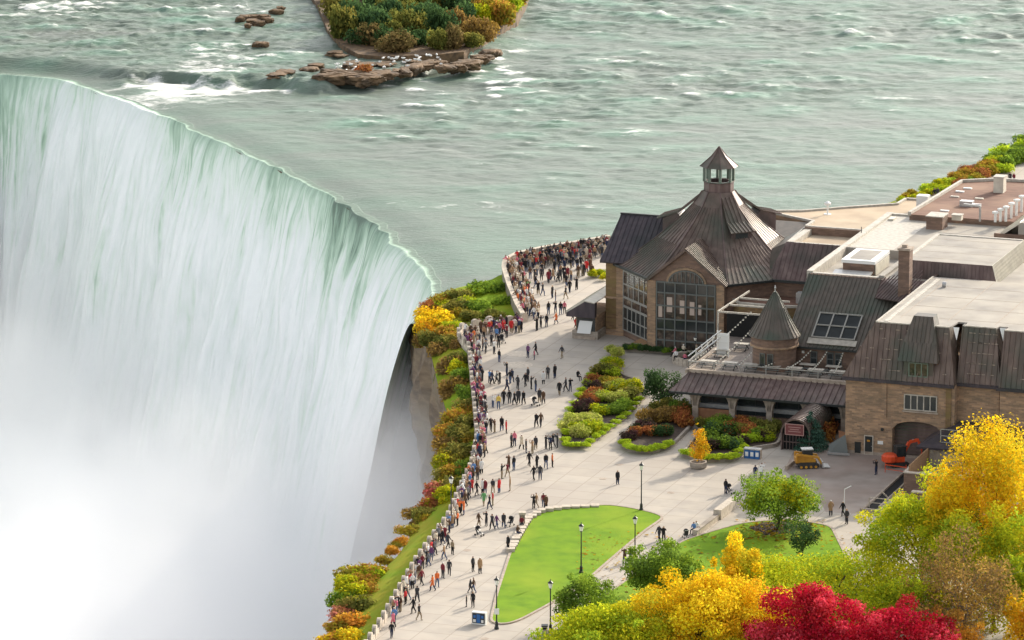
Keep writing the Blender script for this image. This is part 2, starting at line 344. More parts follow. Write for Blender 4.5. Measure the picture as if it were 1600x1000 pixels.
def build_river():
    dx = .6; x0, x1, y0, y1 = -125, 150, 600, 960
    nx, ny = int((x1-x0)/dx), int((y1-y0)/dx); nx += nx % 2; ny += ny % 2
    xs = x0+dx*np.arange(nx); ys = y0+dx*np.arange(ny); X, Y = np.meshgrid(xs, ys)
    wave = lambda L_, an, p: (lambda kx, ky: np.exp(-(((np.sqrt((kx*an)**2+ky**2)*L_)-1)**2)/p))
    h1 = fftnoise(nx, ny, dx, wave(11, 1.8, .35), 1); h2 = fftnoise(nx, ny, dx, wave(4.5, 1.5, .5), 2); h3 = fftnoise(nx, ny, dx, wave(2.0, 1.3, .6), 3)
    big = fftnoise(nx, ny, dx, lambda kx, ky: np.exp(-((kx*22)**2+(ky*34)**2)), 5); big2 = fftnoise(nx, ny, dx, lambda kx, ky: np.exp(-((kx*60)**2+(ky*60)**2)), 6)
    sd = side_of_brink(X, Y)
    far = sstep(690, 830, Y)
    left = sstep(-15, -45, X)*sstep(755, 800, Y)
    # rough in the rapids, smoother where the sheet draws down to the brink or lies in the lee of the shore
    rough = .3+.5*far+.35*np.clip(big2, -1, 1)*far+.45*left
    rough *= .25+.75*sstep(3, 30, sd); rough = np.clip(rough, .05, 1.6)
    crest = np.maximum(h1*.62+h2*.38, 0)
    H = rough*(.10*h1+.085*h2+.05*h3+.05*crest**2)
    lp_ = np.array([tuple(G(x, y, ZR)[:2]) for x, y in [(-300, 108), (0, 112), (70, 116), (160, 130), (260, 133), (400, 137), (500, 140), (600, 131), (680, 108), (740, 96), (800, 80)]])
    yl = np.interp(X, lp_[:, 0], lp_[:, 1])+2.2*fftnoise(nx, ny, dx, lambda kx, ky: np.exp(-((kx*9)**2+(ky*9)**2)), 8)
    act = 1-sstep(-9, 3, X)
    H += act*1.35*sstep(-1.2, 2.2, Y-yl+.2*h2+.2*h3)*(1+.03*h3)+.04*np.exp(-((Y-yl)/5)**2)*act*h2
    H = H*sstep(2.6, 9, sd)-.5*(1-sstep(0, 7, sd))
    foam = .0+.5*np.clip(h1*.5+h2*.6-.95, -.8, 1.6)*np.clip(rough*1.3, 0, 1.2)+.34*np.clip(big*.8-.55, -.3, 1.2)*sstep(.25, .8, rough)+.30*left*np.clip(big+.2, 0, 1)
    below = act*np.exp(-((Y-yl+4.2)/3.4)**2)*sstep(-76, -62, X)*(1-.75*sstep(-34, -26, X)); foam += .95*below*(.75+.3*h2)
    foam += .8*np.exp(-((X-0)/5.5)**2)*np.exp(-((Y-815)/28)**2)*(.6+.4*h2)
    foam += .95*np.exp(-(((X+62)/10)**2+((Y-798)/9)**2))
    foam -= .35*act*sstep(-.5, 1, Y-yl)*(1-sstep(1, 5, Y-yl))
    # streak of white water under the island tip and at mid river, as in the photograph
    for px, py, sx, sy, a in [(700, 150, 9, 6, .5), (805, 80, 6, 9, .5), (650, 168, 9, 3, .35), (350, 183, 8, 2, .45), (150, 30, 10, 10, .45), (430, 30, 8, 6, .4), (870, 320, 9, 3, .4), (610, 320, 12, 5, .3), (760, 325, 7, 5, .3), (1130, 130, 14, 6, .28), (1440, 75, 5, 5, .35), (520, 175, 12, 4, .25), (330, 120, 5, 7, .35), (60, 25, 8, 8, .35)]:
        g = G(px, py, ZR); foam += a*np.exp(-(((X-g.x)/sx)**2+((Y-g.y)/sy)**2))*(.5+.5*np.clip(h2*.7+.5, 0, 1))
    cr = np.clip(.5*h1*rough+.15, 0, 1)
    keep = (sd > -.3) & (Y > 648)
    Z = ZR+H
    idx = np.arange(nx*ny).reshape(ny, nx)
    k = keep[:-1, :-1] & keep[1:, :-1] & keep[:-1, 1:] & keep[1:, 1:]
    Fq = np.stack([idx[:-1, :-1][k], idx[:-1, 1:][k], idx[1:, 1:][k], idx[1:, :-1][k]], 1)
    used = np.unique(Fq); remap = np.full(nx*ny, -1); remap[used] = np.arange(len(used))
    V_ = np.stack([X, Y, Z], 2).reshape(-1, 3)[used]
    o = fast_mesh('river', V_, remap[Fq], 'river_water', smooth=True, attrs={'foam': foam.ravel()[used], 'crest': cr.ravel()[used]})
    tag(o, 'grey green river with broken white water above the falls', 'river', kind='structure')
build_river()
# the rest of the river, beyond the frame
mb = MB()
for x0, x1, y0, y1 in [(-1500, -125.2, 830, 3000), (-125.2, 149.4, 959.4, 3000), (149.4, 1500, 700, 3000)]: mb.face([(x0, y0, ZR-.1), (x1, y0, ZR-.1), (x1, y1, ZR-.1), (x0, y1, ZR-.1)])
tag(mb.build('river_upstream', 'river_water'), 'calmer far river beyond the rapids', 'river', kind='structure')

def falls_shader():
    m = bpy.data.materials.new('falling_water'); m.use_nodes = True; nt = m.node_tree; L = nt.links
    b = nt.nodes['Principled BSDF']; b.inputs['Roughness'].default_value = .65; b.inputs['Specular IOR Level'].default_value = .25
    w_ = node(nt, 'ShaderNodeAttribute'); w_.attribute_name = 'white'
    s_ = node(nt, 'ShaderNodeAttribute'); s_.attribute_name = 'along'; t_ = node(nt, 'ShaderNodeAttribute'); t_.attribute_name = 'down'
    cb = node(nt, 'ShaderNodeCombineXYZ'); L.new(s_.outputs['Fac'], cb.inputs[0]); L.new(t_.outputs['Fac'], cb.inputs[1])
    def noise(sc, st, det=8, dist=.3):
        mp = node(nt, 'ShaderNodeMapping'); mp.inputs['Scale'].default_value = st; L.new(cb.outputs[0], mp.inputs[0])
        n = node(nt, 'ShaderNodeTexNoise', Scale=sc, Detail=det, Roughness=.62, Distortion=dist); L.new(mp.outputs[0], n.inputs['Vector']); return n.outputs[0]
    a = noise(1., (1.25, .045, 1), 8, .2); c = noise(1., (.30, .022, 1), 4); e = noise(1., (1.0, .15, 1), 9, .35)
    def mr(s, p, q, r, t):
        n = node(nt, 'ShaderNodeMapRange'); n.inputs[1].default_value = p; n.inputs[2].default_value = q; n.inputs[3].default_value = r; n.inputs[4].default_value = t; L.new(s, n.inputs[0]); return n.outputs[0]
    def ad(x, y):
        n = node(nt, 'ShaderNodeMath', operation='ADD'); L.new(x, n.inputs[0]); L.new(y, n.inputs[1]); return n.outputs[0]
    amp = mr(t_.outputs['Fac'], 0, 16, .24, .8)
    def mu(x, y):
        n = node(nt, 'ShaderNodeMath', operation='MULTIPLY'); L.new(x, n.inputs[0]); L.new(y, n.inputs[1]); return n.outputs[0]
    f = ad(w_.outputs['Fac'], mu(amp, ad(ad(mr(a, .3, .7, -.40, .40), mr(c, .3, .7, -.34, .30)), mr(e, .3, .7, -.22, .22))))
    cr = node(nt, 'ShaderNodeValToRGB'); el = cr.color_ramp.elements
    el[0].position = 0; el[0].color = (.16, .225, .18, 1); el[1].position = 1; el[1].color = (.97, .98, .98, 1)
    for p, col in ((.15, (.32, .45, .35, 1)), (.34, (.53, .68, .55, 1)), (.5, (.77, .85, .78, 1)), (.72, (.87, .905, .89, 1))):
        x = el.new(p); x.color = col
    L.new(f, cr.inputs[0]); L.new(cr.outputs[0], b.inputs['Base Color'])
    bp = node(nt, 'ShaderNodeBump', Strength=.7, Distance=.6); L.new(ad(a, e), bp.inputs['Height']); L.new(bp.outputs[0], b.inputs['Normal'])
    MATS['falling_water'] = m
falls_shader()
def build_falls():
    n = len(br); sarr = np.arange(n)*.5
    taus = np.r_[np.linspace(-.36, 0, 9)[:-1], np.linspace(0, 3.45, 110)]
    r1 = np.random.default_rng(4)
    def line_noise(L_, seed):
        r = np.random.default_rng(seed).standard_normal(n+400); k = int(L_/.5); ker = np.hanning(2*k+3); q = np.convolve(r, ker, 'same')[200:200+n]; return q/q.std()
    a1 = line_noise(9, 1); a2 = line_noise(3, 2); a3 = line_noise(1.2, 3); wide = line_noise(16, 9)
    nt_ = len(taus)
    rag = fftnoise(2048, 256, .5, lambda kx, ky: np.exp(-((kx*3)**2+(ky*16)**2)), 12)
    V_ = []; wh = []; al = []; dn = []
    for j, t in enumerate(taus):
        tt = max(t, 0); endf = .12+.88*(1-sstep(sarr[-1]-45, sarr[-1]-12, sarr)); vel = 1.3+.15*a1*endf
        off = (vel*tt+.75*tt*tt if t > 0 else 4.0*t)+endf*(.28*a2+.12*a3+.35*a1)*np.minimum(tt, 2.2)*1.1
        off = off+endf*rag[j % 256, :n][:n] * .24*min(tt, 2.4)
        z = ZR-.5*(1-float(sstep(0, 7, -4*min(t, 0))))+.03-4.905*tt*tt-(.12 if t < -.35 else 0)
        drop = 4.905*tt*tt
        p = br+nrm*off[:, None] if np.ndim(off) else br+nrm*off
        V_.append(np.c_[p, np.full(n, z)])
        # where the crest is thin the sheet breaks white at once, where it is deep it stays green longer
        wseg = np.interp(sarr, *BREAK)
        wh.append(np.clip(+.05-.10*math.exp(-drop/1.0)+wseg+drop/np.interp(sarr, *GREENLEN)*.5+.10*wide, -.2, .86) if t > 0 else np.clip((-.02+wseg)*(1+t/.36)+.05*wide-.32*(-t/.36)**.6, -.5, 1.05))
        al.append(sarr); dn.append(np.full(n, drop+t*4))
    V_ = np.concatenate(V_); idx = np.arange(nt_*n).reshape(nt_, n)
    Fq = np.stack([idx[:-1, :-1].ravel(), idx[1:, :-1].ravel(), idx[1:, 1:].ravel(), idx[:-1, 1:].ravel()], 1)
    o = fast_mesh('waterfall', V_, Fq, 'falling_water', smooth=True, attrs={'white': np.concatenate(wh), 'along': np.concatenate(al), 'down': np.concatenate(dn)})
    tag(o, 'curved curtain of falling water, green at its lip and white below', 'waterfall', kind='structure')
def s_at(px, py):
    g = G(px, py, ZR); return ((br-np.array([g.x, g.y]))**2).sum(1).argmin()*.5
BREAK = ([s_at(-100, 118), s_at(0, 111), s_at(60, 116), s_at(95, 122), s_at(170, 150), s_at(235, 170), s_at(280, 185), s_at(430, 257), s_at(600, 356), s_at(676, 452)], [.1, .1, .12, .3, .75, .72, .28, .3, .22, .2])
GREENLEN = ([s_at(-100, 118), s_at(60, 116), s_at(200, 160), s_at(290, 190), s_at(430, 257), s_at(600, 356), s_at(676, 452)], [24, 20, 8, 18, 14, 12, 9])
build_falls()
# plunge pool
tag(MB().face([(-900, 100, -57), (60, 100, -57), (60, 900, -57), (-900, 900, -57)]).build('gorge_water', mat('pool_foam', (.62, .68, .66), .8, (.85, .87, .86), scale=.05, detail=8)), 'white churned water at the foot of the falls', 'water', kind='structure')
# rock wall behind the falling sheet
def rock_wall(name, P, z0, z1, inset, lab):
    P = smooth_line(P, 1.0, 3); n = len(P); nz = 30
    t = np.gradient(P, axis=0); t /= np.linalg.norm(t, axis=1)[:, None]; nn = np.stack([t[:, 1], -t[:, 0]], 1)
    if nn[n//2, 0] > 0: nn = -nn
    r = fftnoise(512, 64, 1, lambda kx, ky: 1/(.02+np.hypot(kx, ky*1.5))**1.3, 21)
    V_ = []
    for j in range(nz):
        z = z0+(z1-z0)*j/(nz-1); off = r[j % 64, :n]*.8*min(1, (z0-z)/4+.05)-inset*(1-math.exp(-(z0-z)/3))
        V_.append(np.c_[P+nn*off[:, None], np.full(n, z)])
    idx = np.arange(nz*n).reshape(nz, n)
    Fq = np.stack([idx[:-1, :-1].ravel(), idx[1:, :-1].ravel(), idx[1:, 1:].ravel(), idx[:-1, 1:].ravel()], 1)
    return tag(fast_mesh(name, np.concatenate(V_), Fq, 'rock'), lab, 'cliff', kind='structure')
rock_wall('cliff_behind_falls', br, ZR-.8, -60, 3.0, 'dark rock wall behind the falling water')
# ================================================================== LAND
WALL = [(952, 379), (900, 388), (850, 396), (806, 406), (789, 416), (787, 428), (795, 455), (808, 486), (818, 503), (800, 508), (758, 509), (722, 519), (714, 530), (732, 548), (736, 590), (741, 640), (745, 690), (736, 735), (717, 776), (699, 818), (676, 848), (650, 885), (622, 933), (598, 975), (575, 1012), (520, 1110), (440, 1250)]
SHORE = [(1800, 135), (1690, 185), (1600, 232), (1530, 262), (1452, 294), (1380, 323), (1240, 340), (1100, 352), (960, 374)]
wallw = [tuple(G(x, y)[:2]) for x, y in WALL]
poly = [tuple(G(x, y)[:2]) for x, y in SHORE]+wallw+[(-95, 380), (-200, 120), (-200, -150), (500, -150), (500, 900), (200, 960)]
mb = MB().prism(poly, -7, 0)
tag(mb.build('plaza_ground', 'paving'), 'pale concrete promenade beside the falls', 'pavement', kind='structure')
CL = [(700, 452), (668, 470), (657, 490), (662, 525), (674, 556), (684, 600), (700, 650), (707, 700), (694, 745), (668, 795), (648, 828), (622, 868), (585, 905), (556, 945), (538, 990), (505, 1060), (400, 1250), (250, 1500)]
clz = -2.2
clw = [tuple(G(x, y, clz)[:2]) for x, y in CL]
rock_wall('cliff', [tuple(G(x, y, clz)[:2]) for x, y in [(780, 448)]+CL], clz, -60, .6, 'brown rock cliff dropping into the gorge below the promenade')
# ledge between the promenade wall and the cliff edge: grass bank
def ledge():
    A_ = resample([tuple(G(x, y)[:2]) for x, y in WALL[4:]], 2.2); B_ = smooth_line([tuple(G(x, y, clz)[:2]) for x, y in [(786, 449)]+CL], 1., 2)
    n = 150; ta = np.linspace(0, 1, n)
    def at(P, t): s = np.r_[0, np.cumsum(np.linalg.norm(np.diff(P, axis=0), axis=1))]; return np.stack([np.interp(t*s[-1], s, P[:, i]) for i in (0, 1)], 1)
    # match by distance from the camera so the cross strips stay short
    ya = np.linspace(0, 1, n); b = at(B_, ya); a = at(A_, ya); rows = []
    K = 9
    for k in range(K):
        f = k/(K-1); z = -.5+(clz+.5)*f**1.3
        p = a*(1-f)+b*f
        rows.append(np.c_[p, z+.12*np.sin(np.arange(n)*1.7+k*2.1)*(0 < k < K-1)])
    idx = np.arange(K*n).reshape(K, n); Fq = np.stack([idx[:-1, :-1].ravel(), idx[1:, :-1].ravel(), idx[1:, 1:].ravel(), idx[:-1, 1:].ravel()], 1)
    return tag(fast_mesh('grass_bank', np.concatenate(rows), Fq, 'bank_grass', smooth=True), 'green bank between the promenade wall and the cliff edge', 'grass bank', kind='structure')
ledge()
def mist():
    m = bpy.data.materials.new('spray'); m.use_nodes = True; nt = m.node_tree; L = nt.links
    for n in list(nt.nodes):
        if n.type == 'BSDF_PRINCIPLED': nt.nodes.remove(n)
    o = [n for n in nt.nodes if n.type == 'OUTPUT_MATERIAL'][0]
    v = node(nt, 'ShaderNodeVolumePrincipled'); v.inputs['Color'].default_value = (.99, .99, 1, 1); v.inputs['Anisotropy'].default_value = .1
    tc = node(nt, 'ShaderNodeTexCoord'); sx = node(nt, 'ShaderNodeSeparateXYZ'); L.new(tc.outputs['Object'], sx.inputs[0])
    n = node(nt, 'ShaderNodeTexNoise', Scale=.035, Detail=5., Roughness=.6); L.new(tc.outputs['Object'], n.inputs['Vector'])
    def mr(s, p, q, r, t, ty='SMOOTHSTEP'):
        k = node(nt, 'ShaderNodeMapRange', interpolation_type=ty); k.inputs[1].default_value = p; k.inputs[2].default_value = q; k.inputs[3].default_value = r; k.inputs[4].default_value = t; L.new(s, k.inputs[0]); return k.outputs[0]
    def op(o_, a, b):
        k = node(nt, 'ShaderNodeMath', operation=o_)
        for i, x in enumerate((a, b)):
            if isinstance(x, (int, float)): k.inputs[i].default_value = x
            else: L.new(x, k.inputs[i])
        return k.outputs[0]
    zz = op('SUBTRACT', sx.outputs[2], mr(n.outputs[0], .3, .7, -13, 13, 'LINEAR'))
    dens = op('ADD', op('MULTIPLY', mr(zz, -60, -35, 1, 0), .11), op('MULTIPLY', mr(zz, -44, -8, 1, 0), .006))
    dens = op('ADD', dens, op('MULTIPLY', op('MULTIPLY', op('MULTIPLY', op('MULTIPLY', mr(sx.outputs[0], -27, -15, 0, 1), mr(sx.outputs[1], 570, 620, .1, 1)), mr(sx.outputs[1], 668, 650, 0, 1)), mr(sx.outputs[2], -26, -5, 1, 0)), .065))
    vm = node(nt, 'ShaderNodeVectorMath', operation='DISTANCE'); L.new(tc.outputs['Object'], vm.inputs[0]); vm.inputs[1].default_value = (-43, 612, -34)
    dens = op('ADD', dens, op('MULTIPLY', mr(op('ADD', vm.outputs['Value'], mr(n.outputs[0], .3, .7, -9, 9, 'LINEAR')), 4, 36, 1, 0), .012))
    edge = op('MULTIPLY', mr(sx.outputs[0], -4, -9, .2, 1), mr(sx.outputs[1], 470, 510, 0, 1))
    n2 = node(nt, 'ShaderNodeTexNoise', Scale=.09, Detail=4., Roughness=.6, Distortion=.6); L.new(tc.outputs['Object'], n2.inputs['Vector'])
    edge = op('MULTIPLY', edge, mr(n2.outputs[0], .35, .65, .35, 1.65, 'LINEAR'))
    L.new(op('MULTIPLY', dens, edge), v.inputs['Density']); L.new(v.outputs[0], o.inputs['Volume'])
    MATS['spray'] = m
    tag(MB().box(-150, 4, 470, 840, -56.8, -2.6).build('mist', 'spray'), 'white spray rising from the foot of the falls', 'mist', kind='stuff')
mist()
# low land outside the frame on the far side keeps the scene closed
tag(MB().face([(-3000, -1500, -62), (3000, -1500, -62), (3000, 4000, -62), (-3000, 4000, -62)]).build('gorge_floor', 'rock'), 'dark gorge floor', 'ground', kind='structure')
def sheet(name, pts, z, m, lab, cat, kind='structure', th=None, kerb=None):
    p = [tuple(G(x, y)[:2]) for x, y in pts]
    mb = MB().prism(p, z-(th or .05), z)
    return tag(mb.build(name, m), lab, cat, kind=kind)
def rounded(pts, d=.7, k=2.2):
    P = [tuple(G(x, y)[:2]) for x, y in pts]; n = len(P); Q = smooth_line(P+P+P[:1], d, k); m_ = len(Q)
    # take the middle closed loop
    R_ = resample(P+P[:1], d); s = len(R_); h = (m_-s)//2
    return [tuple(q) for q in Q[h:h+s-1]]
LAWN1 = [(766, 974), (776, 930), (796, 868), (816, 826), (840, 803), (880, 795), (950, 789), (1000, 797), (1040, 808), (1010, 828), (962, 868), (922, 903), (862, 943), (812, 970), (786, 978)]
LAWN2 = [(1066, 846), (1110, 832), (1160, 818), (1230, 812), (1298, 822), (1318, 862), (1332, 900), (1360, 1000), (1420, 1180), (800, 1180), (840, 1010), (880, 976), (955, 924), (1010, 886)]
def lawn(name, pts, lab):
    p = rounded(pts); tag(MB().prism(p, -.1, .10).build(name, 'grass'), lab, 'lawn', kind='structure')
    return p
l1 = lawn('lawn_oval', LAWN1, 'bright green oval lawn beside the promenade'); l2 = lawn('lawn_trees', LAWN2, 'bright green lawn under the autumn trees')
def edging(name, loop, w, z, m, lab, cat='kerb', closed=True, kind='structure', a=0, b=None):
    P = np.array(loop[a:b]); P2 = np.r_[P, P[:1]] if closed else P
    mb = MB(); t = np.gradient(P2, axis=0); t /= np.linalg.norm(t, axis=1)[:, None]; nn = np.stack([-t[:, 1], t[:, 0]], 1)
    I, O_ = P2-nn*w/2, P2+nn*w/2
    for i in range(len(P2)-1):
        q = [I[i], I[i+1], O_[i+1], O_[i]]
        mb.add([(*p, -.02) for p in q]+[(*p, z) for p in q], [(4,5,6,7),(0,1,5,4),(1,2,6,5),(2,3,7,6),(3,0,4,7)])
    return tag(mb.build(name, m), lab, cat, kind=kind)
edging('lawn_kerb', l1, .28, .14, 'kerb', 'thin stone kerb round the oval lawn')
edging('lawn_tree_kerb', l2, .28, .14, 'kerb', 'thin stone kerb round the tree lawn')
# worn, redder ground in the loading yard
fix_paving()
sheet('yard_ground', [(1225, 735), (1240, 705), (1330, 705), (1470, 712), (1420, 745), (1345, 803), (1290, 800), (1275, 770)], .006, 'asphalt_worn', 'worn dusty pavement of the loading yard', 'yard')
sheet('mulch_patch', [(1170, 826), (1190, 818), (1225, 816), (1250, 824), (1235, 834), (1195, 838)], .115, 'soil', 'brown mulch under the round yellow green tree', 'mulch')
for i, (x, y, w_, h_) in enumerate([(692, 731, 42, 12), (684, 800, 0, 0)]): pass
for x, y, r in [(811, 553, 1.6), (811, 570, 1.7)]:
    g = G(x, y); tag(MB().lathe((g.x, g.y, 0), [(r, .004), (r, .012)], 28).build('paving_disc', 'pale_stone'), None, None, kind='structure')
for i, (x, y) in enumerate([(968, 726), (942, 748), (1048, 770), (730, 860), (757, 998), (1170, 758)]):
    g = G(x, y); tag(MB().lathe((g.x, g.y, 0), [(.45, .004), (.45, .014)], 16).build('manhole_cover', 'kerb'), None, None, kind='structure')
# ================================================================== BUILDINGS
def wall_box(mb, u0, u1, v0, v1, z0, z1): return mb.box(u0, u1, v0, v1, z0, z1)
def window(parent_b, host, u, v, z, w_, h, nx, ny, fm='frame_grey', gm='glass', d=(1, 0), fr=.11, name='window'):
    """a framed window; (u, v) its lower left corner, d its direction along the wall, facing outwards on the right-hand side of d"""
    du, dv = d; nu, nv = dv, -du
    def P(a, b, c): return (u+du*a+nu*c, v+dv*a+nv*c, z+b)
    def bx(mb, a0, a1, b0, b1, c0, c1):
        q = [P(a0, b0, c0), P(a1, b0, c0), P(a1, b0, c1), P(a0, b0, c1), P(a0, b1, c0), P(a1, b1, c0), P(a1, b1, c1), P(a0, b1, c1)]
        mb.add(q, [(0,3,2,1),(4,5,6,7),(0,1,5,4),(1,2,6,5),(2,3,7,6),(3,0,4,7)])
    g = MB(); bx(g, 0, w_, 0, h, -.05, .03)
    win = parent_b.part(g, name, gm, host)
    f = MB()
    for i in range(nx+1): x = w_*i/nx; bx(f, x-fr/2, x+fr/2, -fr/2, h+fr/2, .032, .10)
    for j in range(ny+1): y = h*j/ny; bx(f, -fr/2+.001, w_+fr/2-.001, y-fr/2, y+fr/2, .034, .097)
    fo = parent_b.part(f, 'frame', fm, None); under(fo, win)
    return win
def door(b, u, v, z, w_, h, m='dark_metal', d=(1, 0)):
    win = window(b, None, u, v, z, w_, h, 1, 1, 'pale_stone', m, d, .12, 'door')
    hd = MB().box(u+w_*.8, u+w_*.88, v-.12, v-.05, z+1, z+1.08); o = b.part(hd, 'handle', 'steel'); under(o, win)
    return win
def rimmed(b, poly, z, m, rim='flashing', zb=0, wallm='brown_brick', name='flat_roof', h=.35, wname='wall', t=.35):
    """walls up to z, a roof sheet and a raised edge; poly in (u, v)"""
    b.part(MB().prism(poly, zb, z-.05), wname, wallm)
    c = (sum(p[0] for p in poly)/len(poly), sum(p[1] for p in poly)/len(poly))
    b.part(MB().prism(poly, z-.046, z), name, m)
    n = len(poly); mb = MB()
    for i in range(n):
        a, q = Vector(poly[i]), Vector(poly[(i+1) % n]); mb.bar((a.x, a.y, z+h/2-.06), (q.x, q.y, z+h/2-.06), t, h)
    return b.part(mb, 'roof_edge', rim)

# ---- rotunda hall -------------------------------------------------
cu, cv = -31.8, 53.0
H = Bld('rotunda_hall', cu, cv, 'brick hall with bell shaped ribbed copper roof and a glazed lantern on top')
def octa(r, z, n=8, a0=math.pi/8): return [(cu+r/math.cos(math.pi/n)*math.cos(a0+2*math.pi*i/n), cv+r/math.cos(math.pi/n)*math.sin(a0+2*math.pi*i/n), z) for i in range(n)]
# wall ring
ow = octa(11.5, 0)
H.part(MB().prism([(p[0], p[1]) for p in ow], 0, 9.4), 'wall', 'brown_brick')
prof = [(12.3, 9.15), (9.6, 10.7), (7.2, 12.6), (4.7, 14.9), (3.0, 16.8), (1.9, 18.5)]
rm = MB()
for k in range(len(prof)-1):
    A_, B_ = octa(*prof[k]), octa(*prof[k+1])
    for i in range(8):
        j = (i+1) % 8; q = [A_[i], A_[j], B_[j], B_[i]]
        rm.add(q, [(0, 1, 2, 3)])
roof = H.part(rm, 'roof', 'copper_roof')
# standing seams converging on the lantern
sm = MB()
for i in range(8):
    for s_ in np.linspace(0.02, .98, 15):
        for k in range(len(prof)-1):
            A_, B_ = octa(*prof[k]), octa(*prof[k+1]); j = (i+1) % 8
            if k >= 2 and round(s_*14) % 2: continue
            if k >= 4: continue
            a = Vector(A_[i]).lerp(Vector(A_[j]), s_); b_ = Vector(B_[i]).lerp(Vector(B_[j]), s_); sm.bar(a, b_, .07, .14)
o = H.part(sm, 'seam', 'copper_roof'); under(o, roof)
# hip ridges
hp = MB()
for i in range(8):
    for k in range(len(prof)-1): hp.bar(octa(*prof[k])[i], octa(*prof[k+1])[i], .16, .2)
o = H.part(hp, 'hip_cap', 'red_copper'); under(o, roof)
gt = MB()
for i in range(8):
    a, b_ = octa(12.3, 9.12)[i], octa(12.3, 9.12)[(i+1) % 8]; gt.bar(a, b_, .25, .28)
o = H.part(gt, 'gutter', 'dark_metal'); under(o, roof)
# lantern
def lant(r, z): return octa(r, z)
lm = MB()
def ring(mb, r0, z0, r1, z1):
    A_, B_ = octa(r0, z0), octa(r1, z1)
    for i in range(8): mb.add([A_[i], A_[(i+1) % 8], B_[(i+1) % 8], B_[i]], [(0, 1, 2, 3)])
ring(lm, 1.75, 17.6, 1.75, 19.6); ring(lm, 1.75, 19.6, 1.95, 19.7); ring(lm, 1.95, 19.7, 1.3, 19.75)
lan = H.part(lm, 'lantern', 'red_copper')
pm = MB(); gm = MB()
for i in range(8):
    a, b_ = Vector(octa(1.7, 19.7)[i]), Vector(octa(1.7, 19.7)[(i+1) % 8]); pm.bar(a, a+Vector((0, 0, 2)), .3, .3)
    pm.bar(a, b_, .16, .16); pm.bar(a+Vector((0, 0, 1.95)), b_+Vector((0, 0, 1.95)), .16, .2)
o = H.part(pm, 'post', 'green_frame'); under(o, lan)
lr = MB(); ring(lr, 2.25, 21.6, .9, 22.9); ring(lr, .9, 22.9, .04, 24.1); ring(lr, 2.25, 21.6, 1.2, 21.62)
o = H.part(lr, 'lantern_roof', 'copper_roof'); under(o, lan)
lh = MB()
for i in range(8): lh.bar(octa(2.25, 21.6)[i], octa(.9, 22.9)[i], .09, .12); lh.bar(octa(.9, 22.9)[i], octa(.05, 24.1)[i], .08, .1)
o = H.part(lh, 'lantern_hip', 'red_copper'); under(o, lan)
# front gable: wall, roof planes, big arched window
gu = (-36.9, -27.1); gc = (gu[0]+gu[1])/2; gv = 40.35
H.part(MB().add([(gu[0], gv, 0), (gu[1], gv, 0), (gu[1], gv, 9.4), (gc, gv, 13.2), (gu[0], gv, 9.4)]+[(gu[0], gv+1.6, 0), (gu[1], gv+1.6, 0), (gu[1], gv+1.6, 9.4), (gc, gv+1.6, 13.2), (gu[0], gv+1.6, 9.4)],
     [(0,1,2,3,4),(9,8,7,6,5),(0,5,6,1),(1,6,7,2),(2,7,8,3),(3,8,9,4),(4,9,5,0)]), 'gable_wall', 'brown_brick')
gr = MB()
pl = [(gu[0]-.4, gv-.5, 9.15), (gc, gv-.5, 13.55), (gc, gv+7.6, 13.55), (gu[0]-.4, gv+1.6, 9.15)]
prr = [(gu[1]+.4, gv-.5, 9.15), (gc, gv-.5, 13.55), (gc, gv+7.6, 13.55), (gu[1]+.4, gv+1.6, 9.15)]
for q in (pl, prr): gr.slab(q, .22); gr.ribs(q, .5, .06, .1)
H.part(gr, 'gable_roof', 'copper_roof')
ww = (gu[0]+1.1, gu[1]-1.1)
